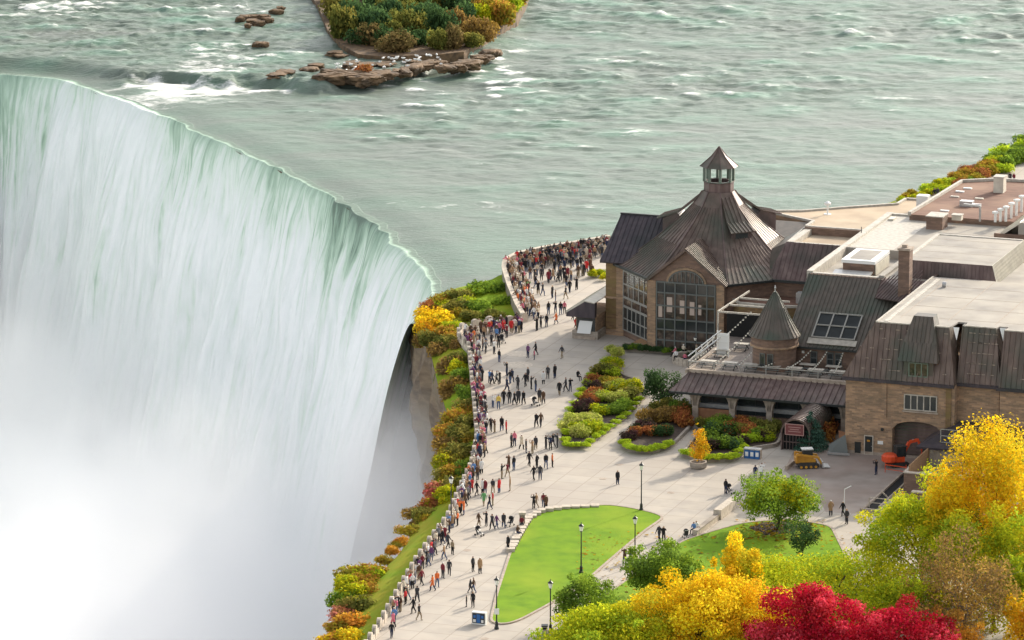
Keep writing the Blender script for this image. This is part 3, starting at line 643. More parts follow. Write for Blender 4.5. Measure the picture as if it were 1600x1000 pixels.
def facade_window():
    x0, x1 = ww; wd = x1-x0; g = MB(); y = gv-.05
    def bx(mb, a, b, c, d, t=.05, off=0): mb.box(a, b, y-off-t, y-off, c, d)
    bx(g, x0, x1, .4, 9.1)
    n = 14; cx = (x0+x1)/2; r = 2.25
    arch = [(cx+r*math.cos(math.pi*i/n), y, 9.1+1.6*math.sin(math.pi*i/n)) for i in range(n+1)]
    g.add(arch+[(p[0], y-.05, p[2]) for p in arch], [tuple(range(n+1))[::-1], tuple(range(n+1, 2*n+2))]+[(i, i+1, n+2+i, n+1+i) for i in range(n)])
    win = H.part(g, 'window', 'warm_glass')
    dk = MB(); bx(dk, x0, x1, 7.8, 9.05, .02, .052); bx(dk, x0, x1, 3.15, 4.35, .02, .052)
    o = H.part(dk, 'dark_pane', 'glass'); under(o, win)
    f = MB(); N = 6
    xs = [x0, x0+1.2, x0+2.65, cx+.0, x1-2.65, x1-1.2, x1]; xs = [x0, x0+1.05, x0+2.4, cx, x1-2.4, x1-1.05, x1]
    for x in xs: f.box(x-.08, x+.08, y-.2, y-.08, .4, 9.15)
    for z in (.45, 1.7, 3.05, 4.4, 6.1, 7.75, 9.1): f.box(x0+.01, x1-.01, y-.19, y-.085, z-.09, z+.09)
    for i in range(n): f.bar((arch[i][0], y-.14, arch[i][2]), (arch[i+1][0], y-.14, arch[i+1][2]), .14, .14)
    for i in range(1, 8): x = cx-r+2*r*i/8; f.box(x-.04, x+.04, y-.16, y-.09, 9.1, 9.1+1.6*math.sqrt(max(0, 1-((x-cx)/r)**2)))
    o = H.part(f, 'frame', 'frame_grey'); under(o, win)
    s_ = MB()
    for i in range(n): s_.bar((cx+(r+.25)*math.cos(math.pi*i/n), y-.06, 9.1+1.85*math.sin(math.pi*i/n)), (cx+(r+.25)*math.cos(math.pi*(i+1)/n), y-.06, 9.1+1.85*math.sin(math.pi*(i+1)/n)), .1, .3)
    o = H.part(s_, 'arch_surround', 'tan_brick'); under(o, win)
    c_ = MB()
    for a, b, c, d in [(x0+1.3, x0+2.0, 5.3, 7.2), (x0+3.0, x0+3.6, 5.2, 6.9), (cx+.5, cx+1.1, 5.1, 6.8), (cx+1.6, cx+2.0, 5.2, 6.5), (x0+.2, x0+.7, 4.6, 6.2)]: c_.box(a, b, y-.065, y-.055, c, d)
    o = H.part(c_, 'blind', 'curtain'); under(o, win)
facade_window()
# left diagonal glazed bay: between octagon corners
oc = octa(11.55, 0); dl = None
for i in range(8):
    m_ = ((oc[i][0]+oc[(i+1) % 8][0])/2-cu, (oc[i][1]+oc[(i+1) % 8][1])/2-cv)
    if m_[0] < -3 and m_[1] < -3: dl = (oc[i], oc[(i+1) % 8])
a, b_ = Vector(dl[0]), Vector(dl[1])
if a.x > b_.x: a, b_ = b_, a
d_ = (b_-a); Lw = d_.length; d_.normalize(); dd = (d_.x, d_.y)
window(H, None, a.x+d_.x*1.2, a.y+d_.y*1.2, 5.2, Lw-2.4, 3.3, 5, 2, 'frame_light', 'warm_glass', dd, .16)
window(H, None, a.x+d_.x*1.2, a.y+d_.y*1.2, .9, Lw-2.4, 3.0, 6, 2, 'frame_light', 'glass', dd, .16)
window(H, None, a.x+d_.x*1.2, a.y+d_.y*1.2, 4.05, Lw-2.4, 1.0, 3, 1, 'frame_light', 'warm_glass', dd, .12)
H.part(MB().add([tuple(a+Vector((d_.y, -d_.x, 0))*.25+Vector((0, 0, 0)))], []) if False else MB().bar(a+Vector((0, 0, 4.7)), a+Vector((0, 0, 4.75)), .5, .5), 'corner_stone', 'tan_brick')
pil = MB()
for P_ in (a+d_*.5, b_-d_*.5): pil.bar(P_+Vector((0, 0, 0)), P_+Vector((0, 0, 9.2)), 1.0, 1.0)
for x in (gu[0]+.45, gu[1]-.45): pil.box(x-.5, x+.5, gv-.18, gv-.01, 0, 9.2)
H.part(pil, 'pilaster', 'tan_brick')
# sheltered lucarnes in the bell roof
def lucarne(ang, r0, z0, r1, z1, wd0, wd1, glass=False):
    ca, sa = math.cos(ang), math.sin(ang); tx, ty = -sa, ca
    def P(r, t, z): return (cu+ca*r+tx*t, cv+sa*r+ty*t, z)
    mid_r, mid_z = (r0*.45+r1*.55), (z0*.45+z1*.55)-.75
    q1 = [P(r0, -wd0, z0), P(r0, wd0, z0), P(mid_r, (wd0+wd1)*.52, mid_z), P(mid_r, -(wd0+wd1)*.52, mid_z)]
    q2 = [P(mid_r, -(wd0+wd1)*.52, mid_z), P(mid_r, (wd0+wd1)*.52, mid_z), P(r1, wd1, z1), P(r1, -wd1, z1)]
    mb = MB().slab(q1, .14).slab(q2, .14).ribs(q1, .55, .06, .1).ribs(q2, .55, .06, .1)
    lu = H.part(mb, 'lucarne', 'copper_roof')
    rr = r1-.7; zb = 11.2; w2 = wd1-.35; body = MB()
    zt = z1-.05; zi = mid_z-.1
    body.add([P(rr, -w2, zb), P(rr, w2, zb), P(rr, w2, zt), P(rr, -w2, zt), P(mid_r*.8, -w2*.8, zb+3), P(mid_r*.8, w2*.8, zb+3), P(mid_r, w2*.85, zi), P(mid_r, -w2*.85, zi)],
             [(0,1,2,3),(1,5,6,2),(0,3,7,4),(4,7,6,5),(0,4,5,1),(3,2,6,7)])
    o = H.part(body, 'lucarne_wall', 'red_copper'); under(o, lu)
    if glass:
        g = MB().add([P(rr+.04, -w2*.6, zt-1.5), P(rr+.04, w2*.6, zt-1.5), P(rr+.04, w2*.6, zt-.15), P(rr+.04, -w2*.6, zt-.15)], [(0, 1, 2, 3)]); o = H.part(g, 'lucarne_window', 'glass'); under(o, lu)
lucarne(math.pi, 1.9, 18.3, 7.6, 14.8, .8, 1.9)
lucarne(-math.pi/4, 2.3, 18.0, 6.9, 14.4, .8, 1.8, True)
lucarne(math.pi/4, 2.0, 18.2, 8.2, 15.1, .8, 1.7)
# side wing with hipped ridge
wz = 9.5
wing = MB().prism([(-45, 47.7), (-41.0, 47.7), (-38, 50), (-38, 60.5), (-45, 60.5)], 0, wz-.1)
H.part(wing, 'wing_wall', 'yellow_brick')
f1 = [(-45.6, 47.0, wz), (-40.6, 47.0, wz), (-34.0, 53.9, 14.4), (-45.0, 53.9, 14.4)]; f2 = [(-45.6, 61.2, wz), (-35, 61.2, wz), (-34.0, 53.9, 14.4), (-45.0, 53.9, 14.4)]; f3 = [(-45.6, 47.0, wz), (-45.6, 61.2, wz), (-45.0, 53.9, 14.4)]
wr = MB().slab(f1, .2).slab(f2, .2).slab(f3, .2).ribs(f1, .62).ribs(f2, .62)
H.part(wr, 'wing_roof', 'violet_roof')
H.part(MB().bar((-45.1, 53.9, 14.45), (-34, 53.9, 14.45), .3, .18), 'ridge_cap', 'dark_metal')
H.part(MB().box(-45.15, -44.9, 47.6, 60.6, 4.7, 4.95).box(-45.1, -41.2, 47.55, 47.69, 4.7, 4.95).box(-45.15, -41.0, 47.5, 47.69, 0, .7), 'string_course', 'tan_brick')

# ---- low link building with flat roof beside the rotunda ----------
Lk = Bld('link_building', -21, 46, 'low brick link with pale roof edge between the lantern roofed hall and the turret')
lp = [(-27.2, 43.2), (-25.1, 40.4), (-20.2, 40.2), (-15.5, 41.5), (-12.2, 44), (-12.2, 50.5), (-24, 49.5)]
rimmed(Lk, lp, 7.0, 'brown_gravel', wallm='yellow_brick', h=.3)
Lk.part(MB().box(-18.6, -17.4, 43, 44.2, 7, 8.3), 'roof_unit', 'steel')
Lk.part(MB().add([(-17.5, 41.2, 7.5), (-13.4, 41.0, 7.5), (-12.6, 45.5, 8.3), (-16, 46.5, 8.3)], [(0, 1, 2, 3)]).slab([(-17.5, 41.2, 7.5), (-13.4, 41.0, 7.5), (-12.6, 45.5, 8.3), (-16, 46.5, 8.3)], .2), 'roof_hood', 'white_paint')
Lk.part(MB().box(-24.2, -20.5, 40.05, 40.2, 0.2, 4.6), 'opening', 'dark_void')  # flat near-black plate, the shade inside the opening put into its colour

# ---- flat roofed centre -------------------------------------------
def pz(pts, z): return [UV(x, y, z) for x, y in pts]
K = Bld('flat_roofed_centre', 0, 45, 'sprawling flat roofed centre with pale roof decks, vents and a ribbed roof skirt')
b2 = [(-22, 50.3), (-12.0, 49.8), (-12.0, 60), (-22, 60)]
zb = 13.2
K.part(MB().box(-22.5, -11.5, 46.2, 62, 0, 9.3), 'wall', 'brown_brick')
q1 = [(-23.2, 45.4, 9.2), (-8.6, 45.4, 9.2), (-10.5, 49.8, zb), (-21.9, 49.8, zb)]; q2 = [(-23.2, 45.4, 9.2), (-23.2, 66, 9.2), (-21.9, 66, zb), (-21.9, 49.8, zb)]
K.part(MB().slab(q1, .2).slab(q2, .2).ribs(q1, .6).ribs(q2, .6), 'roof_skirt', 'red_copper')
vq = [(-23.2, 45.4, 9.2), (-21.9, 49.8, zb), (-22.5, 62, zb), (-27.5, 62, zb), (-26.6, 50, 10.9)]
K.part(MB().slab(vq[:3]+vq[4:], .15).slab([vq[2], vq[3], vq[4]], .15), 'valley_roof', 'green_copper')
K.part(MB().bar((-23.3, 45.3, 9.15), (-8.6, 45.3, 9.15), .3, .3), 'gutter', 'dark_metal')
rec = [(-21.9, 50), (-8.5, 50), (-8.5, 58), (-21.9, 58)]
K.part(MB().prism([(-21.6, 50.1), (-10, 50.1), (-10, 58), (-21.6, 58)], 11.5, zb-.7), 'flat_roof', 'warm_roof')
K.part(MB().box(-21.9, -21.0, 49.9, 58, 11.5, zb+.05).box(-21.0, -10.3, 49.9, 50.3, 11.5, zb), 'roof_edge', 'flashing')
K.part(MB().box(-21.9, -8.0, 58.0, 58.6, 11.5, zb+.25), 'parapet', 'brown_brick')
K.part(MB().lathe((-12.6, 51.2, zb-.8), [(.75, 0), (.5, .5), (.18, 1.3), (.06, 2.2), (.04, 3.1)], 8), 'finial', 'dark_metal')
big = pz([(1205, 366), (1253, 332), (1315, 327), (1402, 321), (1416, 313), (1470, 316), (1432, 342), (1374, 398), (1374, 420)], zb)
big = [(-29.5, 66)]+big[1:6]+[(-2, 80), (-2, 50), (-8, 50), (-8, 58.6), (-21.9, 58.6), (-21.9, 62)]
rimmed(K, big, zb+.1, 'warm_roof', wallm='tan_brick', h=.3, t=.4)
K.part(MB().lathe((*UV(1293, 336, zb), zb), [(.5, 0), (.5, .15), (.12, .2), (.12, 1.3), (.45, 1.35), (.45, 1.6), (.1, 1.8)], 10), 'vent', 'white_paint')
bx_ = UV(1387, 360, zb); K.part(MB().box(bx_[0], bx_[0]+.7, bx_[1], bx_[1]+1.6, zb, zb+1.5), 'roof_hatch', 'cream_panel')
# middle deck and the sunk court with plant
zm = 14.5
ctr = [(-5.2, 27.6), (13.0, 27.6), (40, 27.6), (40, 66), (-7.5, 66), (-11.9, 45)]
K.part(MB().prism([(-3.8, 27.2), (40, 27.2), (40, 64.5), (-6.4, 64.5), (-6.4, 42.6), (-3.8, 42.6)], 0, zm-.05), 'wall', 'brown_brick')
pit = [(-12.6, 29.2), (-3.8, 29.2), (-3.8, 42.6), (-12.6, 42.6)]
K.part(MB().prism([(-3.8, 27.2), (40, 27.2), (40, 64.5), (-6.4, 64.5), (-6.4, 42.6), (-3.8, 42.6)], zm-.046, zm), 'flat_roof', 'flat_roof')
K.part(MB().prism([(-12.4, 28.2), (-3.85, 28.2), (-3.85, 42.55), (-12.4, 42.55)], 9, zm-.9), 'sunk_roof', 'flat_roof')
K.part(MB().box(-12.9, -12.1, 27.9, 64.5, 9, zm+.25).box(-12.1, -6.45, 63.9, 64.5, 9, zm+.2).box(-12.1, -6.45, 42.6, 63.9, 9, zm-.02).box(-12.1, -3.9, 27.6, 28.2, 9, zm+.1), 'roof_edge', 'flashing')
K.part(MB().box(-12.1, -3.8, 42.58, 43.0, 12, zm+.2).box(-3.9, -3.2, 27.9, 42.6, 12, zm+.3), 'court_wall', 'flat_roof')
p0 = (-9.6, 32.2)
K.part(MB().box(p0[0], p0[0]+3.9, p0[1], p0[1]+6.5, 13.6, 15.1), 'plant_house', 'brown_brick')
K.part(MB().box(p0[0]-.15, p0[0]+4.05, p0[1]-.15, p0[1]+6.65, 15.1, 15.5), 'plant_house_cap', 'white_paint')
K.part(MB().box(p0[0]+.6, p0[0]+3.3, p0[1]+.6, p0[1]+5.9, 15.5, 15.53), 'plant_house_roof', 'flat_roof')
K.part(MB().box(p0[0]+3.95, p0[0]+4.1, p0[1]+.2, p0[1]+6.3, 13.7, 15.0), 'plant_house_panel', 'cream_panel')
K.part(MB().slab([(-10.3, 29.6, 14.1), (-5.6, 29.6, 14.1), (-5.6, 31.3, 14.4), (-10.3, 31.3, 14.4)], .15), 'skylight', 'steel')
# raised roof box with ribbed sides
zr = 16.6
u0, u1, v0, v1 = -1.2, 9.6, 29.4, 45.0
K.part(MB().prism([(u0, v0), (u1, v0), (u1, v1), (u0, v1)], zm, zr), 'raised_roof', 'flat_roof')
K.part(MB().box(u0-.1, u0+.35, v0, v1, zr-.2, zr+.12).box(u0, u1, v1-.3, v1+.1, zr-.2, zr+.1), 'roof_edge', 'flashing')
qf = [(u0-.3, v0-.5, zm+.02), (u1+.8, v0-.5, zm+.02), (u1+.05, v0-.03, zr+.05), (u0-.3, v0-.03, zr+.05)]
K.part(MB().slab(qf, .12).ribs(qf, .45, .05, .06), 'front_cladding', 'red_copper')
qs = [(u1+.8, v0-.5, zm+.02), (u1+.8, v1, zm+.02), (u1+.05, v1, zr+.05), (u1+.05, v0-.03, zr+.05)]
K.part(MB().slab(qs, .12).ribs(qs, .5, .06, .08), 'side_cladding', 'cream_panel')
# second ribbed box at the right edge and the gravel roof
qs2 = [(3.6, 54.5, zm+.05), (3.6, 66, zm+.05), (6.8, 66, zm+2.3), (6.8, 54.5, zm+2.3)]
K.part(MB().slab(qs2, .2).ribs(qs2, .5, .06, .08), 'side_cladding', 'cream_panel')
K.part(MB().box(6.6, 30, 54.6, 66, zm, zm+2.2), 'raised_roof', 'flat_roof')
K.part(MB().prism([(3.6, 54.3), (30, 54.3), (30, 54.6), (3.6, 54.6)], zm, zm+.7), 'parapet', 'brown_brick')
zg = 15.2
gpoly = [(-9.3, 61.9), (4.2, 61.9), (4.2, 66.2), (30, 66.2), (30, 90), (-4.3, 86.5), (-8.2, 84)]
K.part(MB().prism(gpoly, 0, zg-.05), 'wall', 'brown_brick'); K.part(MB().prism(gpoly, zg-.046, zg), 'gravel_roof', 'brown_gravel')
mb = MB()
for i in (3, 4, 5, 6): a_, c_ = gpoly[i], gpoly[(i+1) % 7]; mb.bar((*a_, zg+.1), (*c_, zg+.1), .4, .5)
K.part(mb, 'roof_edge', 'flashing')
def px_box(b, px, py, z, du, dv, h, name, m): 
    u, v = UV(px, py, z); b.part(MB().box(u, u+du, v, v+dv, z, z+h), name, m)
    b.part(MB().box(u-.08, u+du+.08, v-.08, v+dv+.08, z+h, z+h+.12), name+'_cap', 'flashing')
px_box(K, 1447, 358, zm, 2.1, 2.6, 1.6, 'roof_housing', 'brown_brick')
px_box(K, 1552, 301, zg, 1.3, 1.6, 2.0, 'roof_housing', 'cream_panel')
px_box(K, 1487, 344, zg, 1.2, 1.0, .6, 'roof_hatch', 'cream_panel')
for x, y, h in [(1555, 347, 1.35), (1563, 346, 1.65), (1571.5, 346, 1.95), (1580, 341, 2.0), (1588, 337, 2.1), (1596, 331, 2.1)]:
    u, v = UV(x, y, zg); K.part(MB().lathe((u, v, zg), [(.17, 0), (.17, h-.25), (.4, h-.22), (.42, h-.02), (.2, h+.06)], 10), 'vent_pipe', 'white_paint')
u, v = UV(1531, 346, zg); K.part(MB().tube((u, v, zg), (u, v, zg+2), .14, .14).bar((u, v, zg+1.95), (u-2.2, v+.3, zg+2.0), .22, .22), 'duct', 'steel')
u, v = UV(1510, 322, zg); K.part(MB().box(u-.8, u+.9, v-.5, v+.6, zg, zg+.7).box(u+.5, u+1.9, v, v+.4, zg, zg+.35), 'roof_unit', 'steel')
for x, y, m_ in [(1476, 330, 'white_paint'), (1500, 300, 'white_paint'), (1512, 295, 'white_paint'), (1530, 311, 'cream_panel'), (1492, 308, 'flashing')]:
    u, v = UV(x, y, zg); K.part(MB().box(u-.55, u+.55, v-.25, v+.25, zg+.002, zg+.14), 'loose_panel', m_)
u, v = UV(1440, 330, zb); K.part(MB().box(u-.6, u+.9, v-.5, v+.8, zb+.1, zb+2.1), 'roof_cowl', 'white_paint')
u, v = UV(1474, 459, zm); K.part(MB().lathe((u, v, zm), [(.18, 0), (.18, 1.0), (.2, 1.1)], 10).tube((u-.1, v, zm+1.15), (u+.35, v, zm+1.15), .32, .3, 12), 'vent_hood', 'steel')
for x, y in [(1566, 383), (1585, 384)]: u, v = UV(x, y, zm); K.part(MB().tube((u, v, zm), (u, v, zm+.9), .05, .05, 6), 'vent_pipe', 'steel')
u, v = UV(1403, 450, zm)
K.part(MB().box(u, u+1.35, v, v+1.5, 10, zm+4.6), 'chimney', 'brown_brick'); K.part(MB().box(u-.12, u+1.47, v-.12, v+1.62, zm+4.6, zm+4.85).box(u+.3, u+.9, v+.4, v+1.0, zm+4.85, zm+5.2), 'chimney_cap', 'kerb')

# laps of the roofing membrane
sm_ = MB()
for k in range(6): sm_.box(-3.2+k*6.1, -3.1+k*6.1, 47, 61.5, zm+.003, zm+.012)
for k in range(4): sm_.box(-.6, 9.2, 31.5+k*3.6, 31.58+k*3.6, zr+.003, zr+.012)
for k in range(2): sm_.box(-3.0, 36, 48.5+k*7, 48.6+k*7, zm+.004, zm+.014)
K.part(sm_, 'roof_lap', 'kerb')
# ---- middle block with mansard, turret and terrace ----------------
T = Bld('terrace_restaurant', -10, 12, 'brick restaurant block with green ribbed roof, round turret and a railed terrace of tables')
ze = 8.0; mu0, mu1, mv = -11.8, 1.0, 17.4
T.part(MB().box(mu0, mu1, mv, 28, 0, ze), 'wall', 'brown_brick')
q = [(mu0-.4, mv-.5, ze), (mu1, mv-.5, ze), (mu1-.6, 27.4, zm), (mu0+.2-.8, 27.4, zm)]
ql = [(mu0-.4, mv-.5, ze), (mu0-.4, 30, ze), (mu0-.6, 30, zm), (mu0-.6, 27.4, zm)]
mr_ = T.part(MB().slab(q, .2).ribs(q, .5, .07, .12), 'roof', 'green_copper')
T.part(MB().box(mu0-.5, mu0-.3, mv-.4, 29, 5, ze).box(mu0-.45, mu1, 27.3, 27.9, 9, zm+.02), 'side_wall', 'brown_brick')
T.part(MB().slab([(mu0-.5, mv-.5, ze), (mu0-.5, 28, ze), (mu0-.7, 28, zm)], .15), 'roof_side', 'green_copper')
qe = [(mu1-.6, 27.4, zm), (mu1, mv-.5, ze), (3.3, 14, 11), (3.3, 24, zm+.6)]
T.part(MB().slab([(-3.4, 27.5, zm+.05), (-3.4, 24.5, zm-1.7), (3.2, 20.5, zm-1.2), (2.6, 27.5, zm+.1)], .15).ribs([(-3.4, 27.5, zm+.05), (-3.4, 24.5, zm-1.7), (3.2, 20.5, zm-1.2), (2.6, 27.5, zm+.1)], .5), 'valley_roof', 'red_copper')
# big sloping dormer window of the mansard
sl_ = (zm-ze)/(27.4-(mv-.5))
def onroof(u, v): return ze+(v-(mv-.5))*sl_
wv = 17.9; wu0, wu1 = -9.3, -4.1
def sp(u, t, h=.0): v = wv+t; return (u, v-h*.5, onroof(0, v)+h)
g_ = T.part(MB().slab([sp(wu0, .3, .2), sp(wu1, .3, .2), sp(wu1, 3.7, .2), sp(wu0, 3.7, .2)], .15), 'roof_window', 'dark_glass')
fm_ = MB()
for i in range(4): x = wu0+(wu1-wu0)*i/3; fm_.bar(sp(x, .2, .26), sp(x, 3.8, .26), .16, .14)
for t in (.25, 2.0, 3.75): fm_.bar(sp(wu0-.1, t, .262), sp(wu1+.1, t, .262), .16, .14)
o = T.part(fm_, 'frame', 'frame_light'); under(o, g_)
T.part(MB().slab([sp(wu0-.4, -.6, .16), sp(wu1+.4, -.6, .16), sp(wu1+.4, .15, .2), sp(wu0-.4, .15, .2)], .1), 'sill', 'flashing')
T.part(MB().bar((mu0-.5, mv-.6, ze-.1), (mu1, mv-.6, ze-.1), .25, .22), 'gutter', 'dark_metal')
for uu, ww_ in [(-9.2, .75), (-7.2, .75), (-6.2, .75), (-3.0, .9)]: window(T, None, uu, mv-.02, 5.8, ww_, 1.6, 1, 2, 'frame_grey', 'glass', (1, 0), .09)
T.part(MB().box(-10.3, -10.0, mv-.2, mv-.01, 7.1, 7.4), 'wall_lamp', 'lamp_glass')
# turret
tu, tv, tz = -13.2, 15.6, 5.6
T.part(MB().lathe((tu, tv, 0), [(2.6, 0), (2.6, 8.2), (2.82, 8.35), (2.82, 9.55)], 28), 'turret', 'brown_brick')
pr = [(3.12, 9.5), (3.08, 9.6), (2.6, 10.35), (1.9, 11.5), (1.2, 12.9), (.45, 14.2), (.12, 14.7)]
tr = T.part(MB().lathe((tu, tv, 0), pr, 28), 'turret_roof', 'green_copper')
rb = MB()
for i in range(28):
    t = 2*math.pi*i/28
    for k in range(1, len(pr)-1):
        if k >= 4 and i % 2: continue
        rb.bar((tu+pr[k][0]*math.cos(t), tv+pr[k][0]*math.sin(t), pr[k][1]), (tu+pr[k+1][0]*math.cos(t), tv+pr[k+1][0]*math.sin(t), pr[k+1][1]), .06, .1)
o = T.part(rb, 'seam', 'green_copper'); under(o, tr)
o = T.part(MB().lathe((tu, tv, 0), [(.1, 14.6), (.05, 15.0), (.12, 15.15), (.03, 15.5)], 8), 'finial', 'steel'); under(o, tr)
T.part(MB().lathe((tu, tv, 0), [(2.8, 8.2), (2.93, 8.25), (2.93, 8.42), (2.83, 8.5)], 28), 'turret_band', 'tan_brick')
for an in (-105, -84):
    t = math.radians(an); c_ = (tu+2.65*math.cos(t), tv+2.65*math.sin(t)); window(T, None, c_[0]+.32*math.sin(t), c_[1]-.32*math.cos(t), 6.0, .64, 1.7, 1, 1, 'frame_grey', 'glass', (-math.sin(t), math.cos(t)), .08)
# terrace deck over the glazed arcade
zd = 5.45; du0 = -22.3
deck = [(du0, 11.0), (-.05, 11.0), (-.05, 17.35), (-11.7, 17.35), (-11.7, 24), (-14, 38), (-24, 38), (-23.2, 24)]
T.part(MB().prism(deck, 4.9, zd), 'terrace_deck', 'decking')
T.part(MB().prism([(-21.9, 12.4), (-.05, 12.4), (-.05, 17.3), (-11.9, 17.3), (-11.9, 24), (-14.2, 37.5), (-23.6, 37.5), (-22.8, 24)], 0, 4.88), 'lower_wall', 'brown_brick')
qa = [(du0-1.2, 6.9, 3.75), (-.06, 6.9, 3.75), (-.06, 10.7, 5.35), (du0+.2, 10.7, 5.35)]
qb = [(du0-1.2, 6.9, 3.75), (du0-1.2, 14, 3.75), (du0+.2, 14, 5.35), (du0+.2, 10.7, 5.35)]
aw = T.part(MB().slab(qa, .25).slab(qb, .25).ribs(qa, .72, .09, .12).ribs(qb, .72, .09, .12), 'awning_roof', 'red_copper')
T.part(MB().bar((du0-1.2, 6.85, 3.68), (-.06, 6.85, 3.68), .2, .26), 'gutter', 'dark_metal')
T.part(MB().box(du0-.1, -.06, 10.6, 11.15, 5.2, 5.7).box(du0-.4, du0+.1, 10.6, 24, 5.2, 5.6), 'parapet', 'kerb')
gl = T.part(MB().box(du0+.6, -.06, 9.9, 9.95, .9, 3.9), 'glazing', 'glass')
mb = MB()
for i in range(9): x = du0+.6+i*2.65; mb.box(x-.06, x+.06, 9.84, 9.9, 0, 3.9)
o = T.part(mb, 'mullion', 'dark_metal'); under(o, gl)
T.part(MB().box(du0+.4, -.06, 9.6, 9.84, 1.45, 1.95), 'glass_guard', 'steel')
T.part(MB().box(du0+.5, -.06, 9.5, 9.9, 0, .9), 'plinth', 'brown_brick')
T.part(MB().box(-20.4, -16.4, 8.2, 8.35, 0, 1.7), 'timber_screen', 'plywood')
for i in range(5):
    x = -20.6+i*4.55; mb = MB().box(x-.35, x+.35, 7.9, 8.6, 0, 2.2)
    for s_ in (-1, 1):
        for k in range(5):
            a0_, a1_ = k*math.pi/10, (k+1)*math.pi/10
            mb.bar((x+s_*(1.2-1.0*math.cos(a0_)), 8.25, 2.2+1.5*math.sin(a0_)), (x+s_*(1.2-1.0*math.cos(a1_)), 8.25, 2.2+1.5*math.sin(a1_)), .7, .42)
    mb.box(x-.25, x+.25, 7.9, 8.6, 2.0, 3.75)
    T.part(mb, 'column', 'kerb')
# railing
rl = MB(); rz = zd+1.1
for a_, c_ in [((du0-.1, 11.0), (-.1, 11.0)), ((du0-.1, 11.0), (du0-.9, 24))]:
    A2, B2 = Vector((*a_, 0)), Vector((*c_, 0)); Ln = (B2-A2).length; n = int(Ln/2.9)
    for i in range(n+1): p = A2.lerp(B2, i/n); rl.bar((p.x, p.y, zd), (p.x, p.y, rz+.03), .1, .1)
    rl.bar((A2.x, A2.y, rz), (B2.x, B2.y, rz), .11, .1); rl.bar((A2.x, A2.y, rz-.5), (B2.x, B2.y, rz-.5), .03, .03)
T.part(rl, 'railing', 'frame_light')
# pergola frame behind the turret
pg = MB(); zp = 8.9
for a_, c_ in [((-23.9, 27.5), (-15.8, 27.5)), ((-23.9, 27.5), (-23.6, 39.5)), ((-23.8, 31.5), (-16.4, 31.5)), ((-23.7, 35.5), (-17.2, 35.5))]: pg.bar((*a_, zp), (*c_, zp), .2, .2)
for p in [(-23.9, 27.5), (-16.5, 27.5)]: pg.bar((*p, zd), (*p, zp), .18, .18)
T.part(pg, 'pergola', 'flashing')
T.part(MB().box(-23.4, -16, 29.5, 29.7, zd, 8.5), 'shade_sheet', 'dark_void')  # near-black sheet painted as the shade of the courtyard behind
# white spiral-like exit stair frame at the terrace corner
st = MB()
su, sv = -22.9, 15.5
for i in range(5): st.bar((su+i*.42, sv+i*.9, zd+.3+i*.5), (su+i*.42, sv+i*.9, zd+1.6+i*.35), .1, .1)
st.bar((su-.6, sv-1.2, zd+.9), (su+2.0, sv+3.6, zd+3.2), .1, .1); st.bar((su-.6, sv-1.2, zd+.2), (su+2.0, sv+3.6, zd+2.4), .1, .12)
for i in range(4): st.bar((su+1.6, sv+3.4+i*.01, zd+.2+i*.8), (su+3.0, sv+3.4+i*.01, zd+.2+i*.8), .09, .09)
st.bar((su+1.6, sv+3.4, zd), (su+1.6, sv+3.4, zd+3.2), .12, .12); st.bar((su+3, sv+3.4, zd), (su+3, sv+3.4, zd+3.0), .12, .12); st.box(su+1.7, su+2.9, sv+3.45, sv+3.5, zd+.3, zd+2.9)
T.part(st, 'stair_frame', 'white_paint')
# string lights: sagging wires with bulbs
SW = ['leftmost', 'second from the left', 'third from the left', 'middle', 'third from the right', 'second from the right', 'rightmost']
for k in range(7):
    a_ = Vector((-22.0+k*2.9, 11.3, zd+1.15)); c_ = Vector((-20.5+k*1.9, 30 if k < 3 else 17.0, 8.6 if k < 3 else 7.9)); wi = MB(); bu = MB(); prev = None
    if k >= 3: c_.x += 4
    sl_o = thing('string_light', W(a_.x, a_.y, zd), 'sagging wire of festoon bulbs over the terrace, '+SW[k], 'string lights', 'string lights over the terrace', rz=AX)
    of = (a_.x, a_.y, zd); nb = 22 if k < 3 else 12
    for i in range(nb+1):
        t = i/nb; p = a_.lerp(c_, t); p.z -= .28*math.sin(math.pi*t)
        if prev: wi.bar(prev, p, .03, .03)
        bu.box(p.x-.07, p.x+.07, p.y-.07, p.y+.07, p.z-.17, p.z-.02); prev = p
    wi.build('wire', 'dark_metal', sl_o, of); bu.build('bulb', 'bulb', sl_o, of)
# barrel vaulted entrance tunnel with its sign
tun = thing('entrance_canopy', W(-5.6, 2), 'brown barrel vaulted entrance canopy with a framed sign over its doors', 'canopy', rz=AX)
def tpart(mb, n, m, p=None): return mb.build(n, m, p or tun, (-5.6, 2, 0))
mb = MB(); N = 12; r_ = 1.75; hb = 2.0; Y0, Y1 = -1.2, 8.0
def arcp(r, y): return [(-5.6+r*math.cos(math.pi*i/N), y, hb+r*math.sin(math.pi*i/N)) for i in range(N+1)]
A_, B_ = arcp(r_, Y0), arcp(r_, Y1)
mb.add(A_+B_, [(i, i+1, N+2+i, N+1+i) for i in range(N)])
A3, B3 = arcp(r_-.15, Y0), arcp(r_-.15, Y1); mb.add(A3+B3, [(i, N+1+i, N+2+i, i+1) for i in range(N)]); mb.add(A_+A3, [(i, N+1+i, N+2+i, i+1) for i in range(N)])
tpart(mb, 'vault', 'copper_roof')
mb = MB()
for y in np.linspace(Y0, Y1, 16):
    q_ = arcp(r_+.03, y)
    for i in range(N): mb.bar(q_[i], q_[i+1], .06, .06)
tpart(mb, 'vault_rib', 'red_copper')
tpart(MB().box(-7.35, -7.2, Y0, Y1, 0, hb).box(-4.0, -3.85, Y0, Y1, 0, hb), 'side_panel', 'red_copper')
